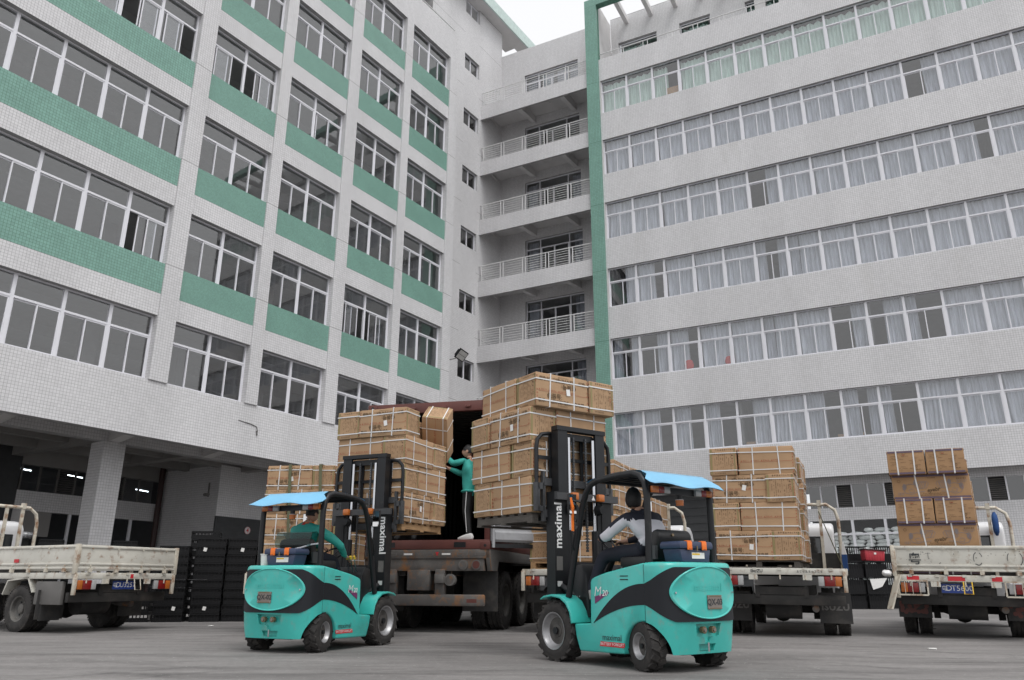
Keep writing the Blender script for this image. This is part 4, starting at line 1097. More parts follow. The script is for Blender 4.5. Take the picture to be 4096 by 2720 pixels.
def forklift(mx, num, label, side, cover):
    """side: +1 if the left flank carries the visible mast lettering, -1 for the right"""
    F = empty('forklift', mx, label, 'forklift', 'battery forklifts in the yard')
    b = MB(); b.prism(side_profile(), 1, -.55, .55, 'teal'); b.build('body', F, bevel=.022, seg=3)
    link('counterweight', CWM, F)
    # stripe round the rear
    st = MB(); N = 44; vs = []; fs = []
    for i in range(N + 1):
        th = -math.pi / 2 + math.pi * i / N; x, y = cw_out(th)
        t = math.cos(th) ** .7
        zu = .835 + .16 * min(1, t * 1.25); zl = .63 - .155 * min(1, t * 1.25)
        L = math.hypot(x + .2, y); ox, oy = (x + .2) / L * .004, y / L * .004
        for z in (zl, (zl + zu) / 2, zu): vs.append((x + ox, y + oy, z))
    for i in range(N):
        for q in (0, 1): fs.append((3 * i + q, 3 * i + q + 1, 3 * i + q + 4, 3 * i + q + 3))
    st.add(vs, fs, 'blackstripe'); st.build('stripe', F, smooth=60)
    for y, s in ((.55, 1), (-.55, -1)): swoosh_side(y + s * .0005, s).build('stripe', F)
    # oval panel on the rear
    ov = MB(); rings = [(1.0, .000), (1.0, .016), (.975, .022), (.95, .020), (.935, .013), (.6, .014), (.3, .014), (.02, .014)]
    vs = []; fs = []; n = 56
    for r_, off in rings:
        for i in range(n):
            a = 2 * math.pi * i / n; y = .472 * r_ * math.cos(a); z = .752 + .256 * r_ * math.sin(a)
            x = cw_x(y); e = .004; dx = cw_x(y + e) - cw_x(y - e); nn = Vector((-2 * e, dx, 0)).normalized()
            if nn.x > 0: nn = -nn
            p = Vector((x, y, z)) + nn * off; vs.append(tuple(p))
    for j in range(len(rings) - 1):
        for i in range(n): fs.append((j * n + i, j * n + (i + 1) % n, (j + 1) * n + (i + 1) % n, (j + 1) * n + i))
    fs.append(tuple((len(rings) - 1) * n + i for i in range(n)))
    ov.add(vs, fs, 'teal'); op = ov.build('rear_panel', F, smooth=50)
    v, f = text_mesh('maximal', .115, space=1.1); em = MB()
    em.add([(cw_x(-p[0] + .0) - .0165, -p[0], .80 + p[1]) for p in v], f, 'teal')
    em.add([(cw_x(-p[0] + .0) - .0155, -p[0] - .002, .798 + p[1]) for p in v], f, 'teal'); em.build('embossed_lettering', op)
    sc_ = MB()
    for y in (.425, -.425): sc_.cyl((cw_x(y) - .012, y, .75), (cw_x(y) - .024, y * 1.01, .75), .010, 'chrome', 8)
    sc_.build('screw', op)
    py = -.07 if side > 0 else .07
    pl = MB(); x = cw_x(py) - .017
    pl.box(x - .006, x, py - .108, py + .108, .59, .725, 'plate'); pl.box(x - .008, x - .006, py - .104, py + .104, .594, .604, 'brass').box(x - .008, x - .006, py - .104, py + .104, .711, .721, 'brass')
    put_text(pl, num, .082, frame_mx((x - .0085, py, .657), (0, -1, 0), (0, 0, 1)), 'dkprint', bold=.002)
    for yy in (-.095, .095):
        for zz in (.602, .713): pl.cyl((x - .011, py + yy, zz), (x - .006, py + yy, zz), .006, 'chrome', 6)
    pl.build('number_plate', F)
    for y in (-.07, .07):
        q = MB(); q.cyl((-.39, y + .01, .395), (-.432, y + .01, .395), .034, 'brass', 14).cyl((-.432, y + .01, .395), (-.445, y + .01, .395), .018, 'plate', 8); q.build('tow_plug', F, smooth=40)
    q = MB(); q.cyl((-.40, 0, .19), (-.40, 0, .275), .010, 'chrome', 8); q.build('tow_pin', F)
    # side lettering
    for s in (1, -1):
        f0 = lambda x, z: frame_mx((x, s * .5545, z), (-s, 0, 0), (0, 0, 1))
        d = MB(); put_text(d, 'M', .15, f0(.615 if s > 0 else .49, .748), 'white', bold=-.002, shear=.2); put_text(d, '20', .085, f0(.50 if s > 0 else .605, .735), 'white', bold=.001, shear=.2); d.build('model_lettering', F)
        d = MB(); m_ = frame_mx((.66 if s > 0 else .44, s * .5532, .70), (-s, 0, 0), (0, 0, 1))
        d.add([m_ @ Vector(p) for p in ((((0, .0, 0), (0, -.075, 0), (.22, .035, 0), (.22, .052, 0))) if s > 0 else ((.0, .052, 0), (.0, .035, 0), (.22, -.085, 0), (.22, .0, 0)))], [(0, 1, 2, 3)], 'purple'); d.build('model_badge', F)
        d = MB(); put_text(d, 'maximal', .088, f0(.41, .295), 'dkprint'); d.build('maker_lettering', F)
        d = MB(); d.prism([(.60, .205), (.235, .205), (.22, .225), (.225, .252), (.585, .252)], 1, s * .5505, s * .5535, 'redprint'); put_text(d, 'BATTERY FORKLIFT', .040, f0(.41, .229), 'white'); d.build('maker_band', F)
        d = MB(); d.box(.14, .26, s * .5502, s * .553, .905, .915, 'black').box(.14, .26, s * .5502, s * .553, .87, .88, 'black'); d.build('vent', F)
        d = MB(); d.box(.0905 - .18, .0935 - .18, s * .549, s * .5515, .48, 1.03, 'blackstripe'); d.build('panel_seam', F)
    # fenders over the front wheels
    for s in (1, -1):
        d = MB(); o = [(1.56, .665), (1.50, .695), (1.36, .715), (1.20, .70), (1.09, .64), (1.02, .54), (.985, .42)]
        i_ = [(1.015, .41), (1.045, .53), (1.11, .615), (1.21, .672), (1.36, .690), (1.50, .672), (1.56, .650)]
        d.prism(o + i_, 1, s * .27, s * .60, 'teal'); d.prism([(.745, .425), (.985, .42), (1.02, .54), (1.09, .64), (1.1, .70), (.95, .66), (.745, .66)], 1, s * .30, s * .325, 'teal'); d.build('fender', F, bevel=.008)
    # floor, dash, seat
    d = MB(); d.box(.74, 1.32, -.30, .30, .44, .47, 'black').prism([(.96, .47), (1.30, .47), (1.32, 1.0), (1.10, 1.05), (1.02, .92)], 1, -.36, .36, 'black').box(1.0, 1.3, -.36, .36, .42, .7, 'black'); d.build('dash', F, bevel=.02)
    d = MB(); d.cyl((1.05, .02, .9), (.86, .02, 1.2), .035, 'black', 10); d.build('steering_column', F)
    d = MB(); ax = Vector((-.52, 0, .85)).normalized(); c = Vector((.84, .02, 1.225)); u = Vector((0, 1, 0)); w = ax.cross(u)
    d.tube([c + (u * math.cos(a) + w * math.sin(a)) * .165 for a in np.linspace(0, 2 * math.pi, 25)[:-1]], .014, 'black', 8, closed=True)
    for a in (0.3, 2.4, 4.5): d.bar(c - ax * .02, c + (u * math.cos(a) + w * math.sin(a)) * .16, .02, .01, 'black')
    d.build('steering_wheel', F, smooth=50)
    for i in range(3):
        d = MB(); d.cyl((1.0, -.16 - i * .06, .98), (.90, -.18 - i * .06, 1.16), .008, 'chrome', 6).cyl((.905, -.18 - i * .06, 1.15), (.885, -.184 - i * .06, 1.19), .018, 'yellow', 8); d.build('lever', F)
    st = MB(); st.box(.06, .58, -.25, .25, 1.0, 1.12, 'seat'); st.build('seat_cushion', F, bevel=.035)
    st = MB(); st.prism([(.04, 1.06), (.15, 1.10), (.09, 1.36), (.0, 1.40), (-.06, 1.33)], 1, -.26, .26, 'seat'); sb = st.build('seat_back', F, bevel=.04, seg=3)
    for y in (-.30, .26):
        h = MB(); h.box(-.02, .1, y, y + .04, 1.08, 1.22, 'darkgrey'); h.build('seat_bracket', F)
    if cover:
        cv = MB(); cv.prism([(-.02, 1.10), (-.085, 1.34), (-.05, 1.455), (.04, 1.47), (.13, 1.40), (.18, 1.08), (.19, 1.08), (.14, 1.41), (.045, 1.485), (-.06, 1.47), (-.098, 1.34), (-.03, 1.09)], 1, -.285, .285, 'seatcover'); cv.build('seat_cover', F, smooth=40)
        cv = MB(); cv.tube([(-.09, .28, 1.27), (-.10, .05, 1.24), (-.10, -.15, 1.27), (-.06, -.29, 1.31), (.1, -.29, 1.33)], .010, 'whitecloth', 6); cv.cyl((-.09, .03, 1.245), (-.115, .03, 1.245), .03, 'signwhite', 12); cv.build('cover_tie', F, smooth=50)
    else:
        p = MB(); p.cyl((-.05, .06, 1.33), (-.065, .06, 1.332), .016, 'brass', 10); p.build('seat_badge', F)
    # overhead guard
    path = [(-.11, 1.0), (-.125, 1.4), (-.125, 1.72), (-.10, 1.85), (-.04, 1.93), (.06, 1.965), (.3, 1.965), (.62, 1.945), (.74, 1.91), (.83, 1.82), (.91, 1.65), (1.06, 1.1), (1.17, .69)]
    for s in (1, -1):
        g = MB(); g.tube([(x, s * .49, z) for x, z in path], .036, 'black', 10); g.build('guard_post', F, smooth=50)
    g = MB()
    g.box(-.155, -.10, -.49, .49, 1.745, 1.815, 'black').box(.60, .66, -.49, .49, 1.915, 1.955, 'black')
    for x in (.1, .22, .34, .46): g.box(x, x + .03, -.47, .47, 1.93, 1.955, 'black')
    g.build('guard_frame', F)
    prof = [(-.34, 1.815), (-.27, 1.835), (-.20, 1.88), (-.13, 1.945), (-.04, 1.99), (.08, 2.005), (.35, 2.003), (.7, 1.975), (.82, 1.945)]
    sh = MB(); n = 18; vs = []; fs = []
    for e in (0, -.005):
        for i, (x, z) in enumerate(prof):
            for j in range(n + 1):
                y = (-.58 + 1.16 * j / n) if i < 3 else (-.485 + .97 * j / n); wv = (.018 * math.sin(y * 9 + .6 * num.__len__() + side) if i < 2 else 0)
                vs.append((x + (wv * .8 if i == 0 else 0), y, z + wv + e))
    k = len(prof) * (n + 1)
    for i in range(len(prof) - 1):
        for j in range(n):
            a = i * (n + 1) + j; q = (a, a + 1, a + n + 2, a + n + 1); fs += [q, tuple(t + k for t in q[::-1])]
    sh.add(vs, fs, 'skyblue'); sh.build('roof_sheet', F, smooth=50)
    for s in (1, -1):
        for nm, m_, y0, y1 in (('indicator_lamp', 'orange', .37, .47), ('tail_lamp', 'red', .29, .37), ('reversing_lamp', 'clear', .20, .29)):
            l = MB(); l.box(-.195, -.157, s * y0, s * y1, 1.745, 1.815, m_); l.build(nm, F, bevel=.008)
    l = MB(); l.cyl((-.13, 0, 1.745), (-.13, 0, 1.70), .03, 'black', 12).cyl((-.13, 0, 1.70), (-.13, 0, 1.693), .045, 'clear', 14).cyl((-.13, 0, 1.693), (-.13, 0, 1.635), .044, 'orange', 14, r1=.040); l.build('beacon', F, smooth=40)
    # mast, carriage, forks, load backrest
    zl = 1.65
    for s in (1, -1):
        c = MB(); c.prism([(1.44, s * .30), (1.44, s * .46), (1.60, s * .46), (1.60, s * .41), (1.48, s * .41), (1.48, s * .30)], 2, .22, 1.90, 'black'); c.build('mast_channel', F)
        c = MB(); c.prism([(1.45, s * .235), (1.45, s * .385), (1.58, s * .385), (1.58, s * .345), (1.485, s * .345), (1.485, s * .235)], 2, .30, 2.70, 'black'); c.build('inner_mast', F)
        c = MB(); c.cyl((1.47, s * .20, .6), (1.47, s * .20, 1.45), .040, 'black', 12).cyl((1.47, s * .20, 1.45), (1.47, s * .20, 2.58), .022, 'chrome', 12); c.build('lift_cylinder', F, smooth=50)
        c = MB(); z = 1.2
        while z < 2.60: c.box(1.485, 1.512, s * .10 - .014, s * .10 + .014, z, z + .026, 'darkgrey'); z += .036
        c.box(1.494, 1.503, s * .10 - .008, s * .10 + .008, 1.2, 2.6, 'darkgrey'); c.build('chain', F)
    for bx_ in ((1.44, 1.56, -.40, .40, 2.66, 2.715), (1.50, 1.55, -.23, .23, 2.56, 2.64), (1.46, 1.52, -.36, .36, 1.0, 1.08), (1.46, 1.55, -.36, .36, .3, .42)):
        c = MB(); c.box(*bx_, 'black'); c.build('mast_crossbar', F)
    c = MB(); c.box(1.39, 1.44, -.54, .46, 1.80, 1.885, 'darkgrey'); tri(c, frame_mx((1.388, -.12, 1.845), (0, -1, 0), (0, 0, 1)), 0, 0, .028, 'white'); c.build('upper_bracket', F)
    tx = MB(); yy = side * .385
    ey = (0, side, 0)      # lettering runs up the channel on the left machine side, down on the right
    ex = (0, 0, 1) if side > 0 else (0, 0, -1)
    put_text(tx, 'maximal', .155, frame_mx((1.4375, side * .405, 1.50), ex, ey), 'white', bold=.004, space=1.05); tx.build('mast_lettering', F)
    tx = MB(); tx.box(1.436, 1.439, side * .35, side * .44, .98, 1.14, 'greymetal').box(1.436, 1.439, side * .36, side * .43, .80, .86, 'signwhite'); tx.build('rating_plate', F)
    k = MB()
    for z in (zl - .05, zl + .33): k.box(1.58, 1.63, -.50, .50, z, z + .09, 'darkgrey')
    for s in (1, -1): k.box(1.50, 1.58, s * .20 - .03, s * .20 + .03, zl - .08, zl + .45, 'black').box(1.585, 1.63, s * .5 - .02, s * .5 + .02, zl - .1, zl + .5, 'darkgrey')
    for s in (1, -1):
        k.box(1.585, 1.632, s * .60 - .035, s * .60 + .035, zl + .02, zl + .36, 'darkgrey').box(1.585, 1.63, min(s * .5, s * .6), max(s * .5, s * .6), zl + .28, zl + .36, 'darkgrey').box(1.585, 1.63, min(s * .5, s * .6), max(s * .5, s * .6), zl + .02, zl + .08, 'darkgrey')
    k.build('carriage', F)
    bk = MB(); bk.tube([(1.61, .60, zl + .1), (1.61, .60, 2.44), (1.61, .585, 2.54), (1.61, .52, 2.61), (1.61, .42, 2.63), (1.61, -.42, 2.63), (1.61, -.52, 2.61), (1.61, -.585, 2.54), (1.61, -.60, 2.44), (1.61, -.60, zl + .1)], .026, 'black', 8)
    for y in (-.38, -.13, .13, .38): bk.box(1.60, 1.62, y - .022, y + .022, zl + .38, 2.62, 'black')
    bk.box(1.595, 1.62, -.59, .59, 2.30, 2.345, 'black'); bk.build('load_backrest', F, smooth=40)
    for s in (1, -1):
        fk = MB(); fk.prism([(1.63, zl + .42), (1.67, zl + .42), (1.67, zl - .03), (2.75, zl - .045), (2.75, zl - .055), (1.63, zl - .075)], 1, s * .28 - .05, s * .28 + .05, 'black'); fk.build('fork', F)
        t = MB(); t.cyl((1.02, s * .30, .62), (1.44, s * .36, .80), .035, 'black', 10); t.build('tilt_cylinder', F, smooth=40)
    for s in (1, -1):
        lm = MB(); lm.box(1.33, 1.39, s * .21 - .05, s * .21 + .05, 1.80, 1.89, 'orange'); lm.build('turn_signal', F, bevel=.012)
        lm = MB(); lm.cyl((1.33, s * .22, 1.70), (1.43, s * .22, 1.70), .05, 'black', 14, r1=.065); lm.build('work_lamp', F, smooth=40)
        mr = MB(); mr.tube([(.86, s * .49, 1.70), (.90, s * .56, 1.73), (.92, s * .60, 1.73)], .010, 'black', 6); mr.box(.93, .955, s * .61 - .06, s * .61 + .06, 1.58, 1.81, 'black'); mo = mr.build('mirror', F, bevel=.006)
        g = MB(); g.box(.924, .929, s * .61 - .05, s * .61 + .05, 1.592, 1.798, 'mirror'); g.build('mirror_glass', mo)
        gr = MB(); gr.tube([(1.03, s * .525, 1.20), (1.0, s * .56, 1.23), (.945, s * .56, 1.42), (.955, s * .525, 1.45)], .011, 'black', 6); gr.build('grab_handle', F, smooth=50)
    ax_ = MB(); ax_.box(-.06, .06, -.42, .42, .17, .30, 'black').box(1.22, 1.44, -.42, .42, .22, .46, 'black').box(-.3, 1.2, -.28, .28, .16, .30, 'black'); ax_.build('axle', F)
    for s in (1, -1):
        add_wheel(F, WF, 1.335, s * .475, .323); add_wheel(F, WR, 0, s * .455, .238, R(-14) if side > 0 else R(9))
    return F
FL1 = forklift(F1M, 'QX-02', 'turquoise battery forklift numbered QX-02, nearer the empty truck on the left', -1, True)
FL2 = forklift(F2M, 'QX-03', 'turquoise battery forklift numbered QX-03, the larger one on the right', 1, False)
bq = MB(); bq.tube([(.955, .60, 1.78), (.93, .64, 1.76), (.915, .62, 1.66), (.95, .60, 1.52)], .016, 'clasp', 6)
bq.box(.94, .955, .585, .615, 1.40, 1.62, 'clasp'); bq.build('orange_ribbon', FL2)

def toolbox(mx, label):
    T_ = empty('toolbox', mx, label, 'toolbox', 'toolboxes on the forklifts')
    b = MB(); b.prism([(-.20, 0), (.20, 0), (.235, .13), (-.235, .13)], 0, -.12, .12, 'toolbox')
    b.M = Matrix.Identity(4); b.build('box', T_, bevel=.012)
    l = MB(); l.prism([(-.25, .132), (.25, .132), (.255, .175), (.235, .205), (-.235, .205), (-.255, .175)], 0, -.14, .14, 'toolbox'); l.build('lid', T_, bevel=.012)
    for y in (-.11, .11):
        c = MB(); c.box(-.148, -.138, y - .035, y + .035, .12, .20, 'clasp').box(-.14, -.10, y - .035, y + .035, .20, .212, 'clasp').box(-.150, -.147, y - .02, y + .02, .125, .133, 'black'); c.build('clasp', T_, bevel=.004)
    c = MB(); c.box(-.148, -.14, -.008, .008, .11, .16, 'brass'); c.build('padlock', T_)
    c = MB(); c.box(-.1225, -.1205, -.13, .06, .035, .095, 'paper').box(-.1235, -.1225, -.06, .055, .07, .088, 'yellow'); c.build('sticker', T_)
    return T_
toolbox(F1M @ Matrix.Translation((-.24, -.05, 1.047)), 'navy toolbox with orange clasps on the back of the left forklift')
toolbox(F2M @ Matrix.Translation((-.24, .06, 1.047)), 'navy toolbox with orange clasps on the back of the right forklift')
bk = MB(); bk.lathe([(.06, 0), (.07, .13), (.074, .13), (.076, .145), (.02, .147)], 'paper', 16, 2); o = bk.build('tin', smooth=40); o.matrix_world = F1M @ Matrix.Translation((-.22, .30, 1.047)); tag(o, 'small pale tin beside the toolbox on the left forklift', 'tin')
# ============================================================ light trucks, container trailer
M['hubrim'] = pm('dusty_truck_rim', (0.10, 0.097, 0.092), 0.6, metal=0.2, var=0.25, scale=6, dirt=(0.17, 0.16, 0.145), dlo=0.45, dhi=0.75, dscale=6)
def truck_wheel(Rr, wd, rim):
    t = MB(); h = wd / 2
    t.lathe([(rim, -h * .8), (rim * 1.1, -h * .97), (Rr * .82, -h), (Rr * .95, -h * .88), (Rr, -h * .70), (Rr, -h * .36), (Rr * .975, -h * .34), (Rr * .975, -h * .28), (Rr, -h * .26), (Rr, h * .26), (Rr * .975, h * .28), (Rr * .975, h * .34), (Rr, h * .36), (Rr, h * .70), (Rr * .95, h * .88), (Rr * .82, h), (rim * 1.1, h * .97), (rim, h * .8)], 'rubber', 40, caps=False)
    for i in range(44):
        a = 2 * math.pi * i / 44
        for s in (-1, 1): t.cbox(Matrix.Rotation(-a, 3, 'Y') @ Vector((Rr * .985, s * h * .80, 0)), (Rr * .05, h * .25, Rr * .075), 'rubber', Matrix.Rotation(-a, 3, 'Y'))
    r = MB(); r.lathe([(rim, -h * .8), (rim * 1.03, -h * .9), (rim * .92, -h * .8), (rim * .86, -h * .2), (rim * .7, h * .05), (rim * .42, h * .05), (rim * .36, -h * .35), (rim * .3, -h * .4), (.004, -h * .4)], 'hubrim', 24, caps=False)
    r.lathe([(rim, h * .8), (rim * .9, h * .6), (.004, h * .5)], 'chassis', 16)
    for i in range(6):
        a = math.pi * i / 3; r.cyl((rim * .56 * math.cos(a), -h * .15, rim * .56 * math.sin(a)), (rim * .56 * math.cos(a), h * .05, rim * .56 * math.sin(a)), rim * .08, 'darkgrey', 6)
    return t.mesh('tyre', smooth=40), r.mesh('rim', smooth=40)
TW = truck_wheel(.385, .20, .21)
BW = truck_wheel(.52, .27, .29)

def lamp_set(o, x, y0, y1, z0, z1, inner_left):
    """orange, red and clear lenses in one row; the orange end faces outward"""
    w = y1 - y0; seg = [('indicator_lamp', 'orange', .0, .28), ('tail_lamp', 'red', .29, .74), ('reversing_lamp', 'clear', .75, 1.0)]
    for nm, m_, a, b in seg:
        ya, yb = (y1 - a * w, y1 - b * w) if inner_left else (y0 + a * w, y0 + b * w)
        l = MB(); l.box(x - .05, x, min(ya, yb), max(ya, yb), z0, z1, m_); l.build(nm, o, bevel=.008)
def truck(mx, label, zb=.98, xt=-1.25, xf=3.05, hw=1.0, gates=False, plate=None, group='light trucks backed up in the yard', cab=True, bars=True, flaps='plain', bumper=True, paint='truckwhite', guards=False, redwhite=False):
    o = empty('light_truck', mx, label, 'truck', group)
    c = MB()
    for s in (1, -1): c.box(xt + .1, 4.4, s * .38 - .035, s * .38 + .035, .62, .80, 'chassis')
    for x in (xt + .15, -.6, .6, 1.8, 3.0): c.box(x - .04, x + .04, -.36, .36, .66, .78, 'chassis')
    c.build('chassis', o)
    c = MB()
    c.lathe([(.07, -.75), (.07, -.3), (.12, -.16), (.20, -.08), (.225, 0), (.20, .08), (.12, .16), (.07, .3), (.07, .75)], 'chassis', 18, 1, (0, .08, .42)); c.build('rear_axle', o, smooth=50)
    for s in (1, -1):
        c = MB()
        for k in range(5): c.prism([(-.62 + k * .1, .50 - k * .02), (.62 - k * .1, .50 - k * .02), (.62 - k * .1, .518 - k * .02), (-.62 + k * .1, .518 - k * .02)], 1, s * .48 - .035, s * .48 + .035, 'chassis')
        for x in (-.07, .07): c.box(x - .012, x + .012, s * .48 - .05, s * .48 + .05, .26, .52, 'chassis')
        c.build('leaf_spring', o)
        for y in (.90, .675):
            w = link('wheel', TW[0], o, mx=Matrix.Translation((0, s * y, .385)) @ (Matrix.Rotation(math.pi, 4, 'Z') if s > 0 else Matrix.Identity(4))); link('rim', TW[1], w)
        w = link('wheel', TW[0], o, mx=Matrix.Translation((3.75, s * .80, .385)) @ (Matrix.Rotation(math.pi, 4, 'Z') if s > 0 else Matrix.Identity(4))); link('rim', TW[1], w)
    c = MB(); c.cyl((-.62, -.48, .47), (.5, -.44, .5), .04, 'greymetal', 12).cyl((-1.0, -.50, .45), (-.62, -.48, .47), .055, 'greysteel', 12); c.build('exhaust', o, smooth=50)
    c = MB(); c.cyl((-.55, -.26, .47), (-.55, .30, .47), .20, 'rubberflap', 20); c.build('spare_wheel', o, smooth=40)
    # bed
    c = MB(); c.box(xt, xf, -hw + .03, hw - .03, zb - .03, zb, 'wooddark')
    for x in np.arange(xt + .3, xf, .42): c.box(x, x + .05, -hw + .06, hw - .06, zb - .10, zb - .031, 'chassis')
    c.build('bed_floor', o)
    c = MB()
    c.box(xt - .03, xt, -hw, hw, zb - .10, zb + .004, paint)
    for s in (1, -1): c.box(xt, xf, s * hw - .03, s * hw + .0, zb - .10, zb + .004, paint)
    c.build('bed_rail', o, bevel=.008)
    for k, y in enumerate(np.linspace(-hw * .78, hw * .78, 5)):
        c = MB(); c.cyl((xt - .034, y, zb - .10), (xt - .034, y, zb - .17), .012, 'rustwhite', 6); c.box(xt - .045, xt - .03, y - .03, y + .03, zb - .03, zb + .01, paint); c.build('rope_hook', o)
    for s in (1, -1):
        c = MB(); c.box(xt - .034, xt - .026, s * .42 - .07, s * .42 + .07, zb - .18, zb - .10, paint); c.build('bracket', o)
        c = MB(); c.box(xt - .05, xt, s * (hw - .02) - .03, s * (hw - .02) + .03, zb - .36, zb - .02, 'rustwhite'); c.build('corner_bracket', o, bevel=.006)
        lamp_set(o, xt + .02, *((hw - .42, hw - .07) if s > 0 else (-hw + .07, -hw + .42)), zb - .27, zb - .12, s > 0)
        if guards:
            c = MB(); a, b = (hw - .46, hw - .02) if s > 0 else (-hw + .02, -hw + .46); z0, z1 = zb - .31, zb - .09
            for z in (z0, z1): c.box(xt - .06, xt - .045, a, b, z - .012, z + .012, 'rustwhite')
            for y in np.linspace(a, b, 5): c.box(xt - .06, xt - .05, y - (.012 if y in (a, b) else .004), y + (.012 if y in (a, b) else .004), z0, z1, 'rustwhite')
            c.build('lamp_guard', o)
        f = MB(); f.box(-.60, -.585, s * .79 - .25, s * .79 + .25, .22 if flaps != 'red' else .28, .70, 'rubberflap'); fo = f.build('mud_flap', o)
        if flaps == 'ISUZU':
            t = MB(); put_text(t, 'ISUZU', .145, frame_mx((-.603, s * .79, .47), (0, -1, 0), (0, 0, 1)), 'greymetal', bold=.006, space=1.1); t.build('lettering', fo)
        if flaps == 'red':
            t = MB(); r = random.Random(4 + s)
            for q in range(26): ring(t, frame_mx((-.6025 - q * .0001, s * .79, .48), (0, -1, 0), (0, 0, 1)), r.uniform(-.2, .2), r.uniform(-.13, .05), .035, .035, 'boxred', 8)
            t.build('worn_paint', fo)
    if bumper:
        b = MB(); b.box(xt + .12, xt + .2, -hw * .96, hw * .96, .50, .66, 'chassis'); b.build('rear_bumper', o, bevel=.01)
    if gates:
        def panel(nm, m4, L, Hh):
            g = MB(); g.M = m4; t = .03
            g.box(0, L, 0, t, 0, Hh, paint)
            for z in (.0, .07, Hh - .05): g.box(0, L, -.018, 0, z, z + .035, paint)
            g.box(0, .05, -.02, 0, .035, Hh - .05, 'rustwhite').box(L - .05, L, -.02, 0, .035, Hh - .05, 'rustwhite')
            q = g.build(nm, o, bevel=.006)
            n = max(3, int(L / .48))
            h = MB(); h.M = m4
            for i in range(n):
                x = L * (i + .5) / n
                for z in (.055, Hh - .06): h.cyl((x, -.020, z), (x, -.035, z), .014, 'rustwhite', 8)
            h.build('bolt', q)
            for i in range(n):
                h = MB(); h.M = m4; x = L * (i + .5) / n; h.box(x - .03, x + .03, -.045, -.002, -.05, .02, 'rustwhite'); h.build('hinge', q)
            return q
        Hg = .40; z = zb + .06
        tg = panel('tailgate', Matrix.Translation((xt - .02, hw, z)) @ Matrix.Rotation(-math.pi / 2, 4, 'Z'), 2 * hw, Hg)
        panel('side_gate', Matrix.Translation((xf, hw, z)) @ Matrix.Rotation(math.pi, 4, 'Z'), xf - xt, Hg)
        panel('side_gate', Matrix.Translation((xt, -hw, z)), xf - xt, Hg)
        for s in (1, -1):
            c = MB(); c.box(xt - .045, xt + .03, s * hw - .03, s * hw + .03, zb - .02, z + Hg + .01, 'rustwhite'); c.build('corner_post', o, bevel=.006)
    if redwhite:
        x = xt - .0335
        for y, w, m_ in ((.74, .18, 'redprint'), (.12, .24, 'redprint'), (-.44, .14, 'redprint')):
            t = MB(); t.box(x, x + .003, y - w / 2, y + w / 2, zb - .085, zb - .015, m_); t.build('warning_tape', o)
    if plate:
        p = MB(); x = xt - .06 if plate[1] else xt + .10
        zc = zb - .20
        yc = plate[2]
        p.box(x - .006, x, yc - .23, yc + .23, zc - .078, zc + .078, 'darkgrey'); p.box(x - .010, x - .006, yc - .22, yc + .22, zc - .07, zc + .07, 'plateblue'); po = p.build('number_plate', o)
        t = MB(); fm = frame_mx((x - .0125, yc, zc), (0, -1, 0), (0, 0, 1))
        put_text(t, plate[0][0], .085, fm @ Matrix.Translation((-.175, -.005, 0)), 'white', bold=.001)
        put_text(t, plate[0][1], .125, fm @ Matrix.Translation((-.112, 0, 0)), 'white', bold=.0005)
        put_text(t, plate[0][2:].strip(), .118, fm @ Matrix.Translation((.075, 0, 0)), 'white', bold=.0005, space=1.0); t.build('lettering', po)
        h = MB(); h.tube([(xt - .04, yc - .10, zb - .10), (xt - .09, yc - .10, zb - .28), (xt - .09, yc - .22, zb - .28), (xt - .04, yc - .22, zb - .10)], .009, 'yellow' if guards else 'rustwhite', 6); h.build('hanging_step', o)
    if bars:
        bar_z = zb + 1.38; x = xf + .02
        g = MB(); g.tube([(x, -hw + .03, zb), (x, -hw + .03, bar_z - .32), (x, -hw + .08, bar_z - .12), (x, -hw + .24, bar_z), (x, hw - .24, bar_z), (x, hw - .08, bar_z - .12), (x, hw - .03, bar_z - .32), (x, hw - .03, zb)], .035, 'rustwhite', 10)
        g.build('headboard_frame', o, smooth=45)
        for y in (-.62, -.28, .06, .40, .70):
            g = MB(); g.box(x - .022, x + .022, y - .03, y + .03, zb, bar_z - .02, 'rustwhite'); g.build('headboard_bar', o)
        g = MB(); g.box(x - .04, x + .04, -.66, -.58, bar_z - .03, bar_z + .09, 'rustwhite'); g.build('headboard_bracket', o)
        g = MB(); g.box(x + .03, x + .05, -hw + .05, hw - .05, zb, zb + .38, 'chassis'); g.build('headboard_panel', o)
    if cab:
        q = MB(); q.prism([(xf + .22, .58), (xf + .22, 1.92), (xf + .30, 2.04), (xf + .5, 2.09), (xf + 1.2, 2.08), (xf + 1.42, 1.96), (xf + 1.72, 1.30), (xf + 1.78, 1.1), (xf + 1.78, .5), (xf + 1.15, .5), (xf + 1.05, .78), (xf + .55, .78), (xf + .45, .58)], 1, -.86, .86, 'cabwhite'); q.build('cab', o, bevel=.07, seg=4)
        for y0, y1 in ((-.62, -.06), (.06, .62)):
            q = MB(); q.box(xf + .205, xf + .23, y0, y1, 1.40, 1.80, 'black'); wf = q.build('rear_window', o, bevel=.012)
            q = MB(); q.box(xf + .198, xf + .204, y0 + .05, y1 - .05, 1.44, 1.76, 'mirror' if False else 'dkglass'); q.build('pane', wf)
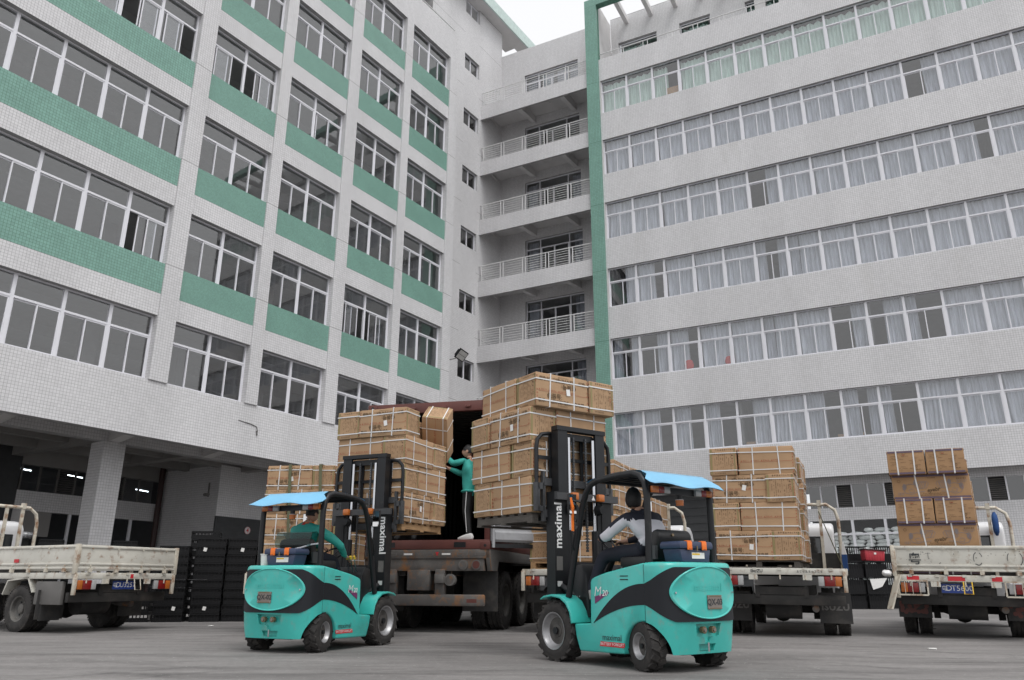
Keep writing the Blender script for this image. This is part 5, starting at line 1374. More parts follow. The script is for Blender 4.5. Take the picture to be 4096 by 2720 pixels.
        for s in (1, -1):
            q = MB(); q.prism([(xf + .5, 1.32), (xf + .5, 1.84), (xf + 1.15, 1.84), (xf + 1.45, 1.32)], 1, s * .855, s * .868, 'dkglass'); q.build('side_window', o)
            q = MB(); q.tube([(xf + 1.5, s * .85, 1.35), (xf + 1.55, s * 1.02, 1.42)], .014, 'black', 6); q.box(xf + 1.52, xf + 1.58, s * 1.05 - .07, s * 1.05 + .07, 1.28, 1.60, 'black'); q.build('mirror', o)
            q = MB(); q.box(xf + .46, xf + .468, s * .862 - .002, s * .862 + .002, .7, 1.9, 'darkgrey'); q.build('door_seam', o)
    return o
M['dkglass'] = pm('dark_cab_glass', (0.03, 0.033, 0.036), 0.06, spec=0.9, var=0)

LTM = ground_mx(-8.12, 15.3, 152.0); CTM = ground_mx(4.81, 14.48, 68.0, roll=.8); RTM = ground_mx(7.77, 14.12, 61.5, roll=1.0); MTM = ground_mx(1.6, 15.2, 66.0)
LT = truck(LTM, 'empty dropside truck with rusty white gates and plate U3257', zb=.98, xt=-1.42, gates=True, plate=('粤D U3257', False, -.04))
CT = truck(CTM, 'flatbed truck without gates carrying one strapped carton stack', zb=1.07, xt=-1.18, flaps='ISUZU')
RT = truck(RTM, 'dropside truck with faded tailgate lettering and plate T5600', zb=.96, xt=-1.2, gates=True, plate=('粤D T5600', False, .13), flaps='red', guards=True, redwhite=True)
MT = truck(MTM, 'truck half hidden behind the right forklift, loaded with a long carton wall', zb=1.06, xt=-1.2, xf=3.3, bumper=True)
HTM = ground_mx(-3.52, 15.45, 84.0)
HT = truck(HTM, 'truck hidden behind the left forklift, its cartons tied with green webbing', zb=1.0, xt=-1.2)
# extras on single trucks
e = MB(); e.box(-1.15, -.42, .93, .995, .46, .84, 'greymetal'); e.build('storage_box', LT, bevel=.012)
e = MB(); e.prism([(.52, .62), (.42, .86), (-.18, .92), (-.36, .66), (-.34, .65), (-.16, .89), (.40, .84), (.50, .61)], 1, .76, 1.0, 'truckwhite'); e.build('wheel_arch', LT)
e = MB(); e.box(-.64, -.60, .62, .98, .2, .74, 'rubberflap'); e.build('side_flap', LT)
for x in (.15, .75):
    e = MB(); e.box(x, x + .14, 1.021, 1.0235, 1.155, 1.215, 'redprint'); e.build('reflector', LT)
t = MB(); t.box(-1.4555, -1.452, -.12, -.06, .895, .965, 'redprint'); t.build('reflector', LT)
put = MB(); fx = frame_mx((-1.24, 0, 1.22), (0, -1, 0), (0, 0, 1))
put_text(put, '粤', .20, fx @ Matrix.Translation((-.68, -.02, 0)), 'dkprint', bold=.002); put_text(put, 'T', .15, fx @ Matrix.Translation((-.48, .03, 0)), 'dkprint', bold=-.004)
for x, a, b in ((.22, 1.9, 3.6), (.22, .3, 1.1), (.22, 4.1, 5.6), (.68, 2.2, 3.5), (.76, -1.2, 1.0)): ring(put, fx, x, .0, .105, .014, 'dkprint', 14, .62, a, b)
r = random.Random(2)
for q in range(34): quad(put, fx, r.uniform(-.85, .8), r.uniform(-.1, .12), r.uniform(.004, .02), r.uniform(.003, .012), 'dkprint', r.uniform(0, 3))
for q in range(12): ring(put, fx, .90 + r.uniform(-.03, .03), .05 + r.uniform(-.04, .04), .035, .035, 'redprint', 8)
for ch in KIDMAP[RT.name]:
    if ch.name.startswith('tailgate'): put.build('faded_lettering', ch); break
t = MB(); put_text(t, 'ISUZU', .07, frame_mx((-1.2125, .36, 1.025), (0, -1, 0), (0, 0, 1)), 'dkprint', bold=.002); t.build('lettering', CT)
t = MB(); glyphs(t, frame_mx((-1.2125, -.46, 1.025), (0, -1, 0), (0, 0, 1)), -.18, 0, 9, .036, 'greymetal', random.Random(1)); t.build('worn_lettering', CT)
t = MB(); t.bar((3.06, -.60, 2.3), (-.35, -.97, 1.1), .05, .004, 'webbing', up=(0, 1, 0)); t.build('tie_strap', CT)
p = MB(); p.bar((-1.22, .95, .96), (-1.36, 1.12, .42), .13, .025, 'rustwhite'); p.build('hanging_board', RT)

# ---- loads on the trucks
def fwd(mx, x, y, z): return mx @ Matrix.Translation((x, y, z))
gc = 'cartons stacked on the flatbed truck'; sg = 'on the flatbed truck'
mC = fwd(CTM, -1.10, .325, 1.20) @ Matrix.Scale(1.085, 4)
for k, (kd, tx) in enumerate([('A', (0,)), ('B', ()), ('A', (0,)), ('B', ())]):
    pin_layer(mC @ Matrix.Translation((0, (.0, .02, .01, .0)[k], 0)), kd, k * CH, LAYERS[k], sg, gc, text=tx)
mC2 = fwd(CTM, .36, .27, 1.20) @ Matrix.Scale(1.085, 4)
for k, kd in enumerate('BABA'): pin_layer(mC2, kd, k * CH, LAYERS[k], 'second stack back on the flatbed truck', 'cartons in the second stack on the flatbed truck')
pallet(fwd(CTM, -1.06, .325, 1.075), 'pallet under the rear carton stack on the flatbed truck', 'wooddark', 1.3, 1.3)
pallet(fwd(CTM, .38, .27, 1.075), 'pallet under the second carton stack on the flatbed truck', 'wooddark', 1.3, 1.3)
# art cartons on the right truck
gr_ = 'scooter picture cartons on the right truck'
for st, (x0, dy, dz) in enumerate([(-1.02, .0, 0), (.20, -.05, -.03)]):
    for k in range(5):
        z = .98 + k * DH + (dz if k == 4 else 0)
        dx = (.0, .03, -.01, .04, -.06)[k]; yy = .30 + dy + (0, .0, .0, .01, .05)[k]
        lay = ['lowest', 'second', 'third', 'fourth', 'topmost'][k]; wh = 'at the tailgate' if st == 0 else 'in the far row'
        if k % 2:
            carton2(fwd(RTM, x0 + DW / 2 + dx, yy, z) @ Matrix.Rotation(R(90 + (k - 2) * .4), 4, 'Z'), f'picture carton lying across the {lay} layer {wh} of the right truck', gr_, k)
            carton2(fwd(RTM, x0 + DW * 1.5 + .02 + dx, yy, z) @ Matrix.Rotation(R(90), 4, 'Z'), f'picture carton behind the {lay} layer {wh} of the right truck', gr_, k)
        else:
            for s, w in ((1, 'left'), (-1, 'right')):
                carton2(fwd(RTM, x0 + DL / 2 + dx, yy + s * (DW / 2 + .008), z) @ Matrix.Rotation(R((k - 2) * .6), 4, 'Z'), f'{w} picture carton in the {lay} layer {wh} of the right truck', gr_, k + (s > 0))
# the long wall of cartons on the half hidden truck
gm_ = 'cartons on the half hidden truck'
for q, x0 in enumerate((-1.10, .20, 1.50)):
    for k in range(4):
        if q == 2 and k == 3: continue
        wh = ('rear', 'middle', 'front')[q]
        pin_layer(fwd(MTM, x0, -.08, 1.19 + k * CH), 'AB'[(k + q) % 2], 0, LAYERS[k], f'in {wh} of the long carton wall', gm_, text=(0, 3) if (k + q) % 3 == 0 else (3,))
    for k in range(4):
        SEED[0] += 1
        if q == 2 and k == 3: continue
        for h_ in (0,):
            carton(fwd(MTM, x0 + CL / 2 + .2, .78, 1.19 + k * CH), f'carton in the left column, {LAYERS[k]} layer, {wh} part of the long carton wall', gm_, bool(k % 2), None, SEED[0])
    pallet(fwd(MTM, x0 + .02, .1, 1.065), f'pallet under the {wh} part of the long carton wall', 'wood', 1.6, 1.25)
# the load tied with webbing behind the left forklift
gh = 'cartons behind the left forklift'
for k in range(4):
    pin_layer(fwd(HTM, -1.10, .19, 1.13 + k * CH), 'BABA'[k], 0, LAYERS[k], 'on the truck behind the left forklift', gh, text=(0,))
    pin_layer(fwd(HTM, .25, .19, 1.13 + k * CH), 'ABAB'[k], 0, LAYERS[k], 'second stack back behind the left forklift', gh)
    SEED[0] += 1
    carton(fwd(HTM, -1.10 + CL / 2, -.68, 1.13 + k * CH), f'end on carton at the right edge, {LAYERS[k]} layer, behind the left forklift', gh, False, None, SEED[0])
for x, w in ((-1.06, 'first'), (.27, 'second')): pallet(fwd(HTM, x, .0, 1.005), f'pallet under the {w} stack behind the left forklift', 'wooddark', 1.7, 1.25)
for i, (y0, y1) in enumerate(((.40, .30), (-.17, -.25))):
    wb = MB(); wb.bar((-1.135, y0 - .1, 1.0), (-1.135, y0, 2.885), .055, .004, 'webbing', up=(1, 0, 0)); wb.bar((-1.135, y0, 2.885), (1.6, y1, 2.885), .055, .004, 'webbing')
    ob = wb.build('webbing_strap'); ob.matrix_world = HTM; tag(ob, ('left' if i == 0 else 'right') + ' green webbing strap over the cartons behind the left forklift', 'strap', 'webbing straps over the cartons')

# ---- container on its trailer
SEM = ground_mx(-1.57, 14.59, 76.0)
TR = empty('trailer', SEM, 'dirty grey container trailer with round tail lamps and a low bumper bar', 'trailer')
c = MB(); c.box(0, .10, -1.23, 1.23, 1.24, 1.40, 'greysteel').box(.02, .14, -1.12, 1.20, 1.03, 1.24, 'greysteel'); c.prism([(0, 1.4), (0, 1.24), (.1, 1.03), (.5, 1.03), (.6, 1.2), (11.5, 1.2), (11.5, 1.4)], 1, -1.235, -1.15, 'greymetal'); c.prism([(0, 1.4), (0, 1.24), (.1, 1.03), (.5, 1.03), (.6, 1.2), (11.5, 1.2), (11.5, 1.4)], 1, 1.15, 1.235, 'greymetal')
c.box(.1, 11.5, -1.15, 1.15, 1.34, 1.4, 'chassis'); c.box(.1, 11.5, -.5, -.38, .95, 1.34, 'chassis').box(.1, 11.5, .38, .5, .95, 1.34, 'chassis'); c.build('frame', TR, bevel=.01)
for y in (-.98, -.74, .74, .98):
    c = MB(); c.cyl((.015, y, 1.135), (-.012, y, 1.135), .085, 'greymetal', 20).cyl((-.012, y, 1.135), (-.018, y, 1.135), .065, 'boxred' if abs(y) > .9 else 'greysteel', 20); c.build('tail_lamp', TR, smooth=40)
c = MB(); c.box(-.02, .07, -1.14, .98, .44, .635, 'greysteel'); c.build('bumper_bar', TR, bevel=.03)
for y in (-.31, .60):
    c = MB(); c.box(.0, .12, y - .09, y + .09, .60, 1.06, 'greysteel').box(-.06, .0, y - .10, y + .08, .82, .98, 'greymetal'); c.build('bumper_post', TR, bevel=.012)
c = MB(); c.cyl((-.02, -.50, .88), (.1, -.50, .88), .10, 'greymetal', 20).cyl((-.026, -.50, .88), (-.02, -.50, .88), .07, 'greysteel', 20); c.build('round_lamp', TR, smooth=40)
c = MB(); c.box(-.01, .3, -.12, .30, .70, 1.05, 'greysteel'); c.build('steel_box', TR, bevel=.01)
for s in (1, -1):
    c = MB(); c.box(.55, .57, s * .90 - .33, s * .90 + .33, .34, 1.06, 'rubberflap'); c.build('mud_flap', TR, bevel=.006)
    for x in (1.35, 2.66, 3.97):  # frontmost axle added to hide the bright gap under the trailer
        for y in (1.06, .75):
            w = link('wheel', BW[0], TR, mx=Matrix.Translation((x, s * y, .52)) @ (Matrix.Rotation(math.pi, 4, 'Z') if s > 0 else Matrix.Identity(4))); link('rim', BW[1], w)
c = MB()
for x in (1.35, 2.66, 3.97): c.cyl((x, -.9, .52), (x, .9, .52), .08, 'chassis', 10)
c.build('axle', TR)
c = MB(); c.box(4.6, 4.7, -1.1, 1.1, .2, 1.2, 'chassis'); c.box(.7, 1.1, -.36, .36, .62, .9, 'chassis'); c.build('shade_filler', TR)  # added dark panel and box standing in for shade under the trailer
r = random.Random(9)
for y in (-1.05, -.72, -.42, -.08, .3, .62):
    t = MB(); t.box(-.003, -.0005, y - .10, y + .10, 1.295, 1.345, 'greymetal'); quad(t, frame_mx((-.004, y, 1.32), (0, -1, 0), (0, 0, 1)), -.0, 0, .16, .03, 'paper' if r.random() < .3 else 'greysteel'); t.build('reflective_tape', TR)
t = MB()
tri(t, frame_mx((-.004, -.25, 1.32), (0, -1, 0), (0, 0, 1)) @ Matrix.Rotation(math.pi, 4, 'Z'), 0, 0, .035, 'redprint')
t.box(-.0215, -.020, -1.0, -.82, .50, .56, 'boxred'); t.build('warning_mark', TR)
CN = empty('shipping_container', SEM @ Matrix.Translation((0, 0, 1.405)), 'open rust red shipping container with dark corrugated inside', 'container')
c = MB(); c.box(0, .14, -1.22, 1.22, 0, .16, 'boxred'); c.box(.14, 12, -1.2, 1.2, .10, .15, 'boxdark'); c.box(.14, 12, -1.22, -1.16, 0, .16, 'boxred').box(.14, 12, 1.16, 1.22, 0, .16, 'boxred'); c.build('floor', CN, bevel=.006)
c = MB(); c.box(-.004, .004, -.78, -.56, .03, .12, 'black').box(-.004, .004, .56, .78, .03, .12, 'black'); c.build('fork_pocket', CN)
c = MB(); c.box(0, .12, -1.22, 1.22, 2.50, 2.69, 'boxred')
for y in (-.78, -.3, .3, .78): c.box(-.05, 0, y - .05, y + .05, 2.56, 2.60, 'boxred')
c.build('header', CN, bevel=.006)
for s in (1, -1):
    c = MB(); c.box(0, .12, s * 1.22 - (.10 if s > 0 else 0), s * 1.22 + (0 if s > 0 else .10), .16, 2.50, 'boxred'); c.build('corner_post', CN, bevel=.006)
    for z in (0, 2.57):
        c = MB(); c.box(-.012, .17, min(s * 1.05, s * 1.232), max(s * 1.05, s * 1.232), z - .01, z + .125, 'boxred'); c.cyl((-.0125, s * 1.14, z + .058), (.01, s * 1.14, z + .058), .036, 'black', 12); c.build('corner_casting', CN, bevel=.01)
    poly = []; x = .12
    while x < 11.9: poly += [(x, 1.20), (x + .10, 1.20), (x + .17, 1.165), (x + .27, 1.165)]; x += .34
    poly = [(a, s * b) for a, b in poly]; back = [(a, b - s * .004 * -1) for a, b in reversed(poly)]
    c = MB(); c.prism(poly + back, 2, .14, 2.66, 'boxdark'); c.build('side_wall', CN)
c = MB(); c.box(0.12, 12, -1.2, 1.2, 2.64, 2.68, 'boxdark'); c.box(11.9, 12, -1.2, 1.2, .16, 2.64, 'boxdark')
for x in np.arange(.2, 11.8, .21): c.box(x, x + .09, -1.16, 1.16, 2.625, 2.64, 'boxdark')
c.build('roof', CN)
dm = Matrix.Translation((.01, -1.235, .02)) @ Matrix.Rotation(R(-42), 4, 'Z')
c = MB(); c.M = dm; c.box(0, 1.15, -.03, 0, .12, 2.5, 'greydoor'); c.box(.0, 1.15, -.05, -.03, .0, .07, 'black')
for k in range(9): c.prism([(-.03, .10 + k * .26), (-.062, .14 + k * .26), (-.062, .26 + k * .26), (-.03, .30 + k * .26)], 0, .06, 1.09, 'greydoor')
c.box(0, .05, -.065, -.03, .0, 2.4, 'greydoor').box(1.10, 1.15, -.065, -.03, .0, 2.4, 'greydoor'); c.build('door', CN)
# ============================================================ people
def skin_mesh(name, J, E, matfn, sub=1):
    """one continuous body grown over a joint skeleton; J: name -> (x, y, z, r) or (x, y, z, rx, ry)"""
    names = list(J); idx = {n: i for i, n in enumerate(names)}
    me = bpy.data.meshes.new('skeleton'); me.from_pydata([J[n][:3] for n in names], [(idx[a], idx[b]) for a, b in E], []); me.update()
    o = bpy.data.objects.new('skeleton', me); COL.objects.link(o)
    md = o.modifiers.new('skin', 'SKIN'); md.use_smooth_shade = True; md.branch_smoothing = .4
    sv = me.skin_vertices[0].data
    for i, n in enumerate(names):
        r = J[n][3:]; sv[i].radius = (r[0], r[-1]); sv[i].use_root = (i == 0)
    ss = o.modifiers.new('sub', 'SUBSURF'); ss.levels = sub; ss.render_levels = sub
    bpy.context.view_layer.update()
    m = bpy.data.meshes.new_from_object(o.evaluated_get(bpy.context.evaluated_depsgraph_get()))
    bpy.data.objects.remove(o); bpy.data.meshes.remove(me)
    m.name = name; m.materials.clear(); used = []
    segs = [(np.array(J[a][:3]), np.array(J[b][:3]), max(J[a][3], .02), max(J[b][3], .02), a, b) for a, b in E]
    mi = []
    for p in m.polygons:
        c = np.array(p.center); best = (9, None)
        for a, b, ra, rb, na, nb in segs:
            d = b - a; t = float(np.clip((c - a) @ d / max(d @ d, 1e-9), 0, 1)); q = np.linalg.norm(c - a - d * t) / (ra + (rb - ra) * t)
            if q < best[0]: best = (q, (na, nb, t))
        k = matfn(*best[1], c)
        if k not in used: used.append(k); m.materials.append(M[k])
        mi.append(used.index(k))
    m.polygons.foreach_set('material_index', mi); m.shade_smooth()
    # soft folds in the cloth
    for v in m.vertices:
        n = noise.noise(Vector((v.co.x * 9, v.co.y * 9, v.co.z * 7))) * .008
        v.co += v.normal * n
    m.update(); return m
def head_parts(parent, pos, yaw, pitch=0.0, hair='short', scale=1.0):
    """head with nose, chin, ears, eyes and mouth; faces +x before turning"""
    n, q = 24, 16; vs = []; fs = []
    for j in range(q + 1):
        ph = math.pi * j / q; z = math.cos(ph); rr = math.sin(ph)
        for i in range(n):
            a = 2 * math.pi * i / n; x, y = rr * math.cos(a), rr * math.sin(a)
            w = .075 * (1 - .16 * max(0, -z)); dx = .095
            X, Y, Z = x * dx, y * w, z * .118
            if x > 0:                                            # face
                f = max(0, x)
                if z < -.25: X += .012 * f * (1 if z > -.8 else .4)           # jaw and chin
                nose = math.exp(-((y / .16) ** 2)) * math.exp(-(((z + .12) / .2) ** 2)); X += .026 * nose
                brow = math.exp(-(((z - .16) / .1) ** 2)) * f; X += .004 * brow
                eye = math.exp(-(((abs(y) - .38) / .16) ** 2)) * math.exp(-(((z - .04) / .09) ** 2)); X -= .010 * eye
                lips = math.exp(-((y / .3) ** 2)) * math.exp(-(((z + .48) / .07) ** 2)); X += .006 * lips
            else:
                X *= 1.02
                if z < -.5: X *= .8
            vs.append((X, Y, Z))
    for j in range(q):
        for i in range(n): fs.append((j * n + i, (j + 1) * n + i, (j + 1) * n + (i + 1) % n, j * n + (i + 1) % n))
    mx = Matrix.Translation(pos) @ Matrix.Rotation(yaw, 4, 'Z') @ Matrix.Rotation(pitch, 4, 'Y') @ Matrix.Scale(scale, 4)
    mb = MB(); mb.add(vs, fs, 'skin')
    for s in (1, -1):
        mb.lathe([(.004, -.006), (.022, -.004), (.026, .002), (.018, .006), (.004, .005)], 'skin', 10, 1, (-.006, s * .078, -.008))
    h = link('head', mb.mesh('head', smooth=70), parent, mx=mx)
    e = MB()
    for s in (1, -1): e.lathe([(.001, -.009), (.007, -.005), (.009, 0), (.007, .005), (.001, .009)], 'hair', 8, 0, (.080, s * .030, .006)); e.cbox((.090, s * .030, .026), (.008, .032, .007), 'hair')
    e.build('eyes', h, smooth=60)
    m = MB(); m.cbox((.098, 0, -.055), (.006, .042, .007), 'redink'); m.build('mouth', h)
    hv = []; hf = []
    for j in range(q + 1):
        ph = math.pi * (.60 if hair == 'short' else .80) * j / q; z = math.cos(ph); rr = math.sin(ph)
        for i in range(n):
            a = 2 * math.pi * i / n; x, y = rr * math.cos(a), rr * math.sin(a)
            lim = .12 if x > .55 else (-.02 if x > -.1 else -.42)
            if hair == 'full': lim = .12 if x > .66 else (-.45 if x > .2 else -.72)
            zz = max(z, lim); g = 1.07 if hair == 'short' else 1.15
            wob = 1 + .03 * noise.noise(Vector((x * 5, y * 5, z * 5)))
            r2 = math.sqrt(max(0, 1 - zz * zz)); k = r2 / max(rr, 1e-4) if z < lim else 1
            hv.append((x * k * .095 * g * wob - .002, y * k * .075 * g * wob, zz * .118 * g * wob))
    for j in range(q):
        for i in range(n): hf.append((j * n + i, (j + 1) * n + i, (j + 1) * n + (i + 1) % n, j * n + (i + 1) % n))
    hm = MB(); hm.add(hv, hf, 'hair'); link('hair', hm.mesh('hair', smooth=70), h)
    return h
def hand_joints(J, E, wrist, tag_, d, nrm, curl=.5, s=1.0):
    """palm and five unequal, bent fingers branching from the wrist"""
    d = Vector(d).normalized(); nrm = Vector(nrm).normalized(); side = d.cross(nrm)
    w = Vector(J[wrist][:3]); pa = w + d * .055 * s
    J[tag_ + 'palm'] = (*pa, .030 * s, .018 * s); E.append((wrist, tag_ + 'palm'))
    for k, (off, ln) in enumerate(((-.030, .070), (-.010, .080), (.010, .074), (.029, .058))):
        b = pa + d * .040 * s + side * off * s
        m_ = b + (d * math.cos(curl * .6) + nrm * math.sin(curl * .6)) * ln * .55 * s
        t_ = m_ + (d * math.cos(curl * 1.8) + nrm * math.sin(curl * 1.8)) * ln * .5 * s
        for nm, p, r in (('a', b, .0115), ('b', m_, .010), ('c', t_, .008)): J[f'{tag_}f{k}{nm}'] = (*p, r * s)
        E += [(tag_ + 'palm', f'{tag_}f{k}a'), (f'{tag_}f{k}a', f'{tag_}f{k}b'), (f'{tag_}f{k}b', f'{tag_}f{k}c')]
    t1 = w + d * .045 * s - side * .040 * s + nrm * .012 * s; t2 = t1 + (d * .8 - side * .35 + nrm * .5) * .045 * s
    J[tag_ + 't1'] = (*t1, .013 * s); J[tag_ + 't2'] = (*t2, .010 * s); E += [(tag_ + 'palm', tag_ + 't1'), (tag_ + 't1', tag_ + 't2')]
def is_hand(a, b): return 'palm' in a or 'palm' in b or a[1:2] == 'f' and len(a) == 4 or 't1' in a
TORSO_E = [('pelvis', 'waist'), ('waist', 'chest'), ('chest', 'neck'), ('neck', 'skull'), ('chest', 'Lsh'), ('chest', 'Rsh'), ('Lsh', 'Lel'), ('Rsh', 'Rel'), ('Lel', 'Lwr'), ('Rel', 'Rwr'),
           ('pelvis', 'Lhip'), ('pelvis', 'Rhip'), ('Lhip', 'Lkn'), ('Rhip', 'Rkn'), ('Lkn', 'Lan'), ('Rkn', 'Ran'), ('Lan', 'Lto'), ('Ran', 'Rto')]
ARM = {'sh', 'el', 'wr'}
def cloth(top, legs, shoes, collar=None, special=None, long=False):
    def f(a, b, t, c):
        if is_hand(a, b): return 'skin'
        if special:
            k = special(a, b, t, c)
            if k: return k
        if b == 'skull': return 'skin'
        if b == 'neck' and t > .75: return collar or 'skin'
        if b[1:] in ('to',): return shoes
        if b[1:] == 'an' and t > .93: return shoes
        if b[1:] in ('hip', 'kn', 'an'): return top if (long and c[2] > .85) else legs
        return top
    return f
# --- worker in the container mouth, arms up to a carton
def standing(J=None, H=1.70):
    k = H / 1.70
    d = dict(pelvis=(0, 0, .93, .125, .150), waist=(0, 0, 1.10, .115, .145), chest=(.02, 0, 1.30, .125, .165), neck=(.0, 0, 1.46, .058), skull=(.02, 0, 1.53, .055),
             Lsh=(.02, .175, 1.385, .068), Rsh=(.02, -.175, 1.385, .068), Lel=(.0, .25, 1.12, .05), Rel=(.0, -.25, 1.12, .05), Lwr=(.06, .25, .88, .036), Rwr=(.06, -.25, .88, .036),
             Lhip=(0, .085, .88, .098), Rhip=(0, -.085, .88, .098), Lkn=(.02, .10, .49, .068), Rkn=(.02, -.10, .49, .068), Lan=(-.02, .105, .085, .048), Ran=(-.02, -.105, .085, .048),
             Lto=(.17, .12, .035, .034), Rto=(.17, -.12, .035, .034))
    if J: d.update(J)
    return {n: tuple(q * k for q in v) for n, v in d.items()}
SE2 = SEM @ Matrix.Translation((0.20, -.77, 1.567)) @ Matrix.Rotation(R(82), 4, 'Z')
P = empty('person', SE2, 'man in teal jacket and black trousers reaching up to a carton in the container', 'person', 'workers in the yard')
J = standing(dict(Lsh=(.05, .165, 1.405, .070), Rsh=(.05, -.165, 1.40, .070), Lel=(.27, .17, 1.36, .064), Lwr=(.45, .10, 1.54, .045), Rel=(.22, -.16, 1.20, .064), Rwr=(.42, -.06, 1.30, .045),
                  chest=(.03, 0, 1.30, .150, .190), waist=(-.01, 0, 1.10, .150, .180), pelvis=(-.02, 0, .93, .138, .165), Rkn=(.08, -.11, .49, .07), Ran=(.05, -.14, .085, .048), Rto=(.18, -.15, .035, .030), Lan=(-.06, .10, .085, .044), Lto=(.08, .12, .035, .030)))
E = list(TORSO_E); hand_joints(J, E, 'Lwr', 'L', (.5, -.1, .8), (.8, 0, -.4), .3, 1.15); hand_joints(J, E, 'Rwr', 'R', (.8, .1, .5), (.5, 0, -.8), .35, 1.15)
link('body', skin_mesh('body', J, E, cloth('tealcloth', 'blackcloth', 'blackcloth', long=True), 2), P)
head_parts(P, (.045, 0, 1.605), .15, -.10)
hm = MB(); hm.tube([(-.02 + .150 * math.cos(a), .178 * math.sin(a), .86) for a in np.linspace(0, 2 * math.pi, 19)[:-1]], .022, 'tealcloth', 8, closed=True); hm.build('jacket_hem', P, smooth=60)
pp = MB(); pp.tube([(-.03, .185, .86), (.0, .168, .50), (-.03, .155, .13)], .006, 'white', 6); pp.build('trouser_piping', P)
for s, x in ((1, -.06), (-1, .05)):
    sh = MB(); sh.prism([(x - .075, 0), (x + .20, 0), (x + .215, .03), (x + .15, .062), (x + .05, .095), (x - .05, .115), (x - .085, .05)], 1, s * .115 - .040, s * .115 + .040, 'shoe'); sh.build('shoe', P, bevel=.015)
# --- second worker: only boots and shins show below the raised pallet
SE3 = SEM @ Matrix.Translation((.42, .52, 1.567)) @ Matrix.Rotation(R(190), 4, 'Z')
P = empty('person', SE3, 'worker whose black boots show under the left forklift pallet inside the container', 'person', 'workers in the yard')
J = standing(dict(Lkn=(.03, .14, .49, .075), Rkn=(.03, -.14, .49, .075), Lan=(-.02, .15, .085, .055), Ran=(-.02, -.15, .085, .055), Lto=(.18, .17, .04, .042), Rto=(.18, -.17, .04, .042)))
E = list(TORSO_E); hand_joints(J, E, 'Lwr', 'L', (.1, 0, -1), (.9, -.2, 0), .4); hand_joints(J, E, 'Rwr', 'R', (.1, 0, -1), (.9, .2, 0), .4)
link('body', skin_mesh('body', J, E, cloth('tealcloth', 'blackcloth', 'blackcloth'), 1), P)
head_parts(P, (.03, 0, 1.605), 0)
# --- the two drivers
def seated(**k):
    d = dict(pelvis=(.27, 0, 1.20, .145, .180), waist=(.25, 0, 1.31, .145, .180), chest=(.28, 0, 1.47, .145, .200), neck=(.34, 0, 1.605, .056), skull=(.37, 0, 1.665, .052),
             Lsh=(.31, .20, 1.535, .078), Rsh=(.31, -.20, 1.535, .078), Lel=(.55, .27, 1.36, .062), Rel=(.55, -.26, 1.36, .054), Lwr=(.78, .12, 1.32, .037), Rwr=(.78, -.12, 1.32, .037),
             Lhip=(.32, .10, 1.175, .105), Rhip=(.32, -.10, 1.175, .105), Lkn=(.78, .16, 1.13, .075), Rkn=(.78, -.16, 1.13, .075), Lan=(.93, .17, .60, .050), Ran=(.93, -.17, .60, .050), Lto=(1.07, .18, .52, .038), Rto=(1.07, -.18, .52, .038))
    d.update(k); return d
P = empty('person', F1M @ Matrix.Translation((-.02, .09, 0)), 'driver in teal jacket with orange collar steering the left forklift', 'person', 'forklift drivers')
J = seated(Rel=(.60, -.37, 1.33, .058), Rwr=(.86, -.27, 1.19, .038), skull=(.38, -.01, 1.67, .052))
E = list(TORSO_E); hand_joints(J, E, 'Rwr', 'R', (.9, .05, -.2), (.3, 0, -.9), .9, 1.05); hand_joints(J, E, 'Lwr', 'L', (.8, -.3, -.1), (.3, 0, -.9), .9, 1.05)
link('body', skin_mesh('body', J, E, cloth('tealcloth', 'navycloth', 'greyshoe', collar='redprint'), 2), P)
co = MB(); co.tube([(.35 + .062 * math.cos(a), .064 * math.sin(a), 1.615 + .012 * math.cos(a)) for a in np.linspace(0, 2 * math.pi, 15)[:-1]], .016, 'clasp', 8, closed=True); co.build('collar', P, smooth=60)
head_parts(P, (.405, -.01, 1.745), R(-6), .08, scale=.98)
P = empty('person', F2M, 'driver in white jacket with navy shoulders steering the right forklift', 'person', 'forklift drivers')
def sp2(a, b, t, c):
    if b in ('Lel', 'Rel'): return 'navycloth' if c[2] > 1.50 - .55 * (c[0] - .45) else 'whitecloth'
    if b in ('Lwr', 'Rwr'): return 'navycloth' if t < .93 else 'skin'
    if b in ('Lsh', 'Rsh', 'neck'): return 'navycloth' if c[2] > 1.50 else 'whitecloth'
    if b == 'chest' or a == 'chest': return 'navycloth' if c[2] > 1.515 else 'whitecloth'
    if b == 'waist' and c[2] < 1.195: return 'redcloth'
    if b == 'Lto' or b == 'Rto': return 'greyshoe'
J = seated(pelvis=(.28, .02, 1.20, .150, .185), waist=(.28, .02, 1.30, .160, .195), chest=(.35, .03, 1.47, .160, .225), neck=(.44, .04, 1.61, .058), skull=(.47, .05, 1.67, .053),
           Lsh=(.43, .25, 1.535, .082), Rsh=(.36, -.18, 1.545, .082), Lel=(.68, .36, 1.33, .068), Lwr=(.93, .19, 1.335, .044), Rel=(.62, -.26, 1.36, .056), Rwr=(.82, -.12, 1.30, .038),
           Lkn=(.86, .22, 1.14, .080), Lan=(1.02, .30, .74, .052), Lto=(1.18, .33, .665, .042), Lhip=(.36, .13, 1.175, .11))
E = list(TORSO_E); hand_joints(J, E, 'Lwr', 'L', (.5, -.5, .1), (.4, -.2, -.8), 1.0, 1.05); hand_joints(J, E, 'Rwr', 'R', (.7, .3, 0), (.3, 0, -.9), 1.0, 1.05)
link('body', skin_mesh('body', J, E, cloth('whitecloth', 'navycloth', 'greyshoe', collar='navycloth', special=sp2), 2), P)
head_parts(P, (.51, .06, 1.755), R(-14), .02, hair='full')
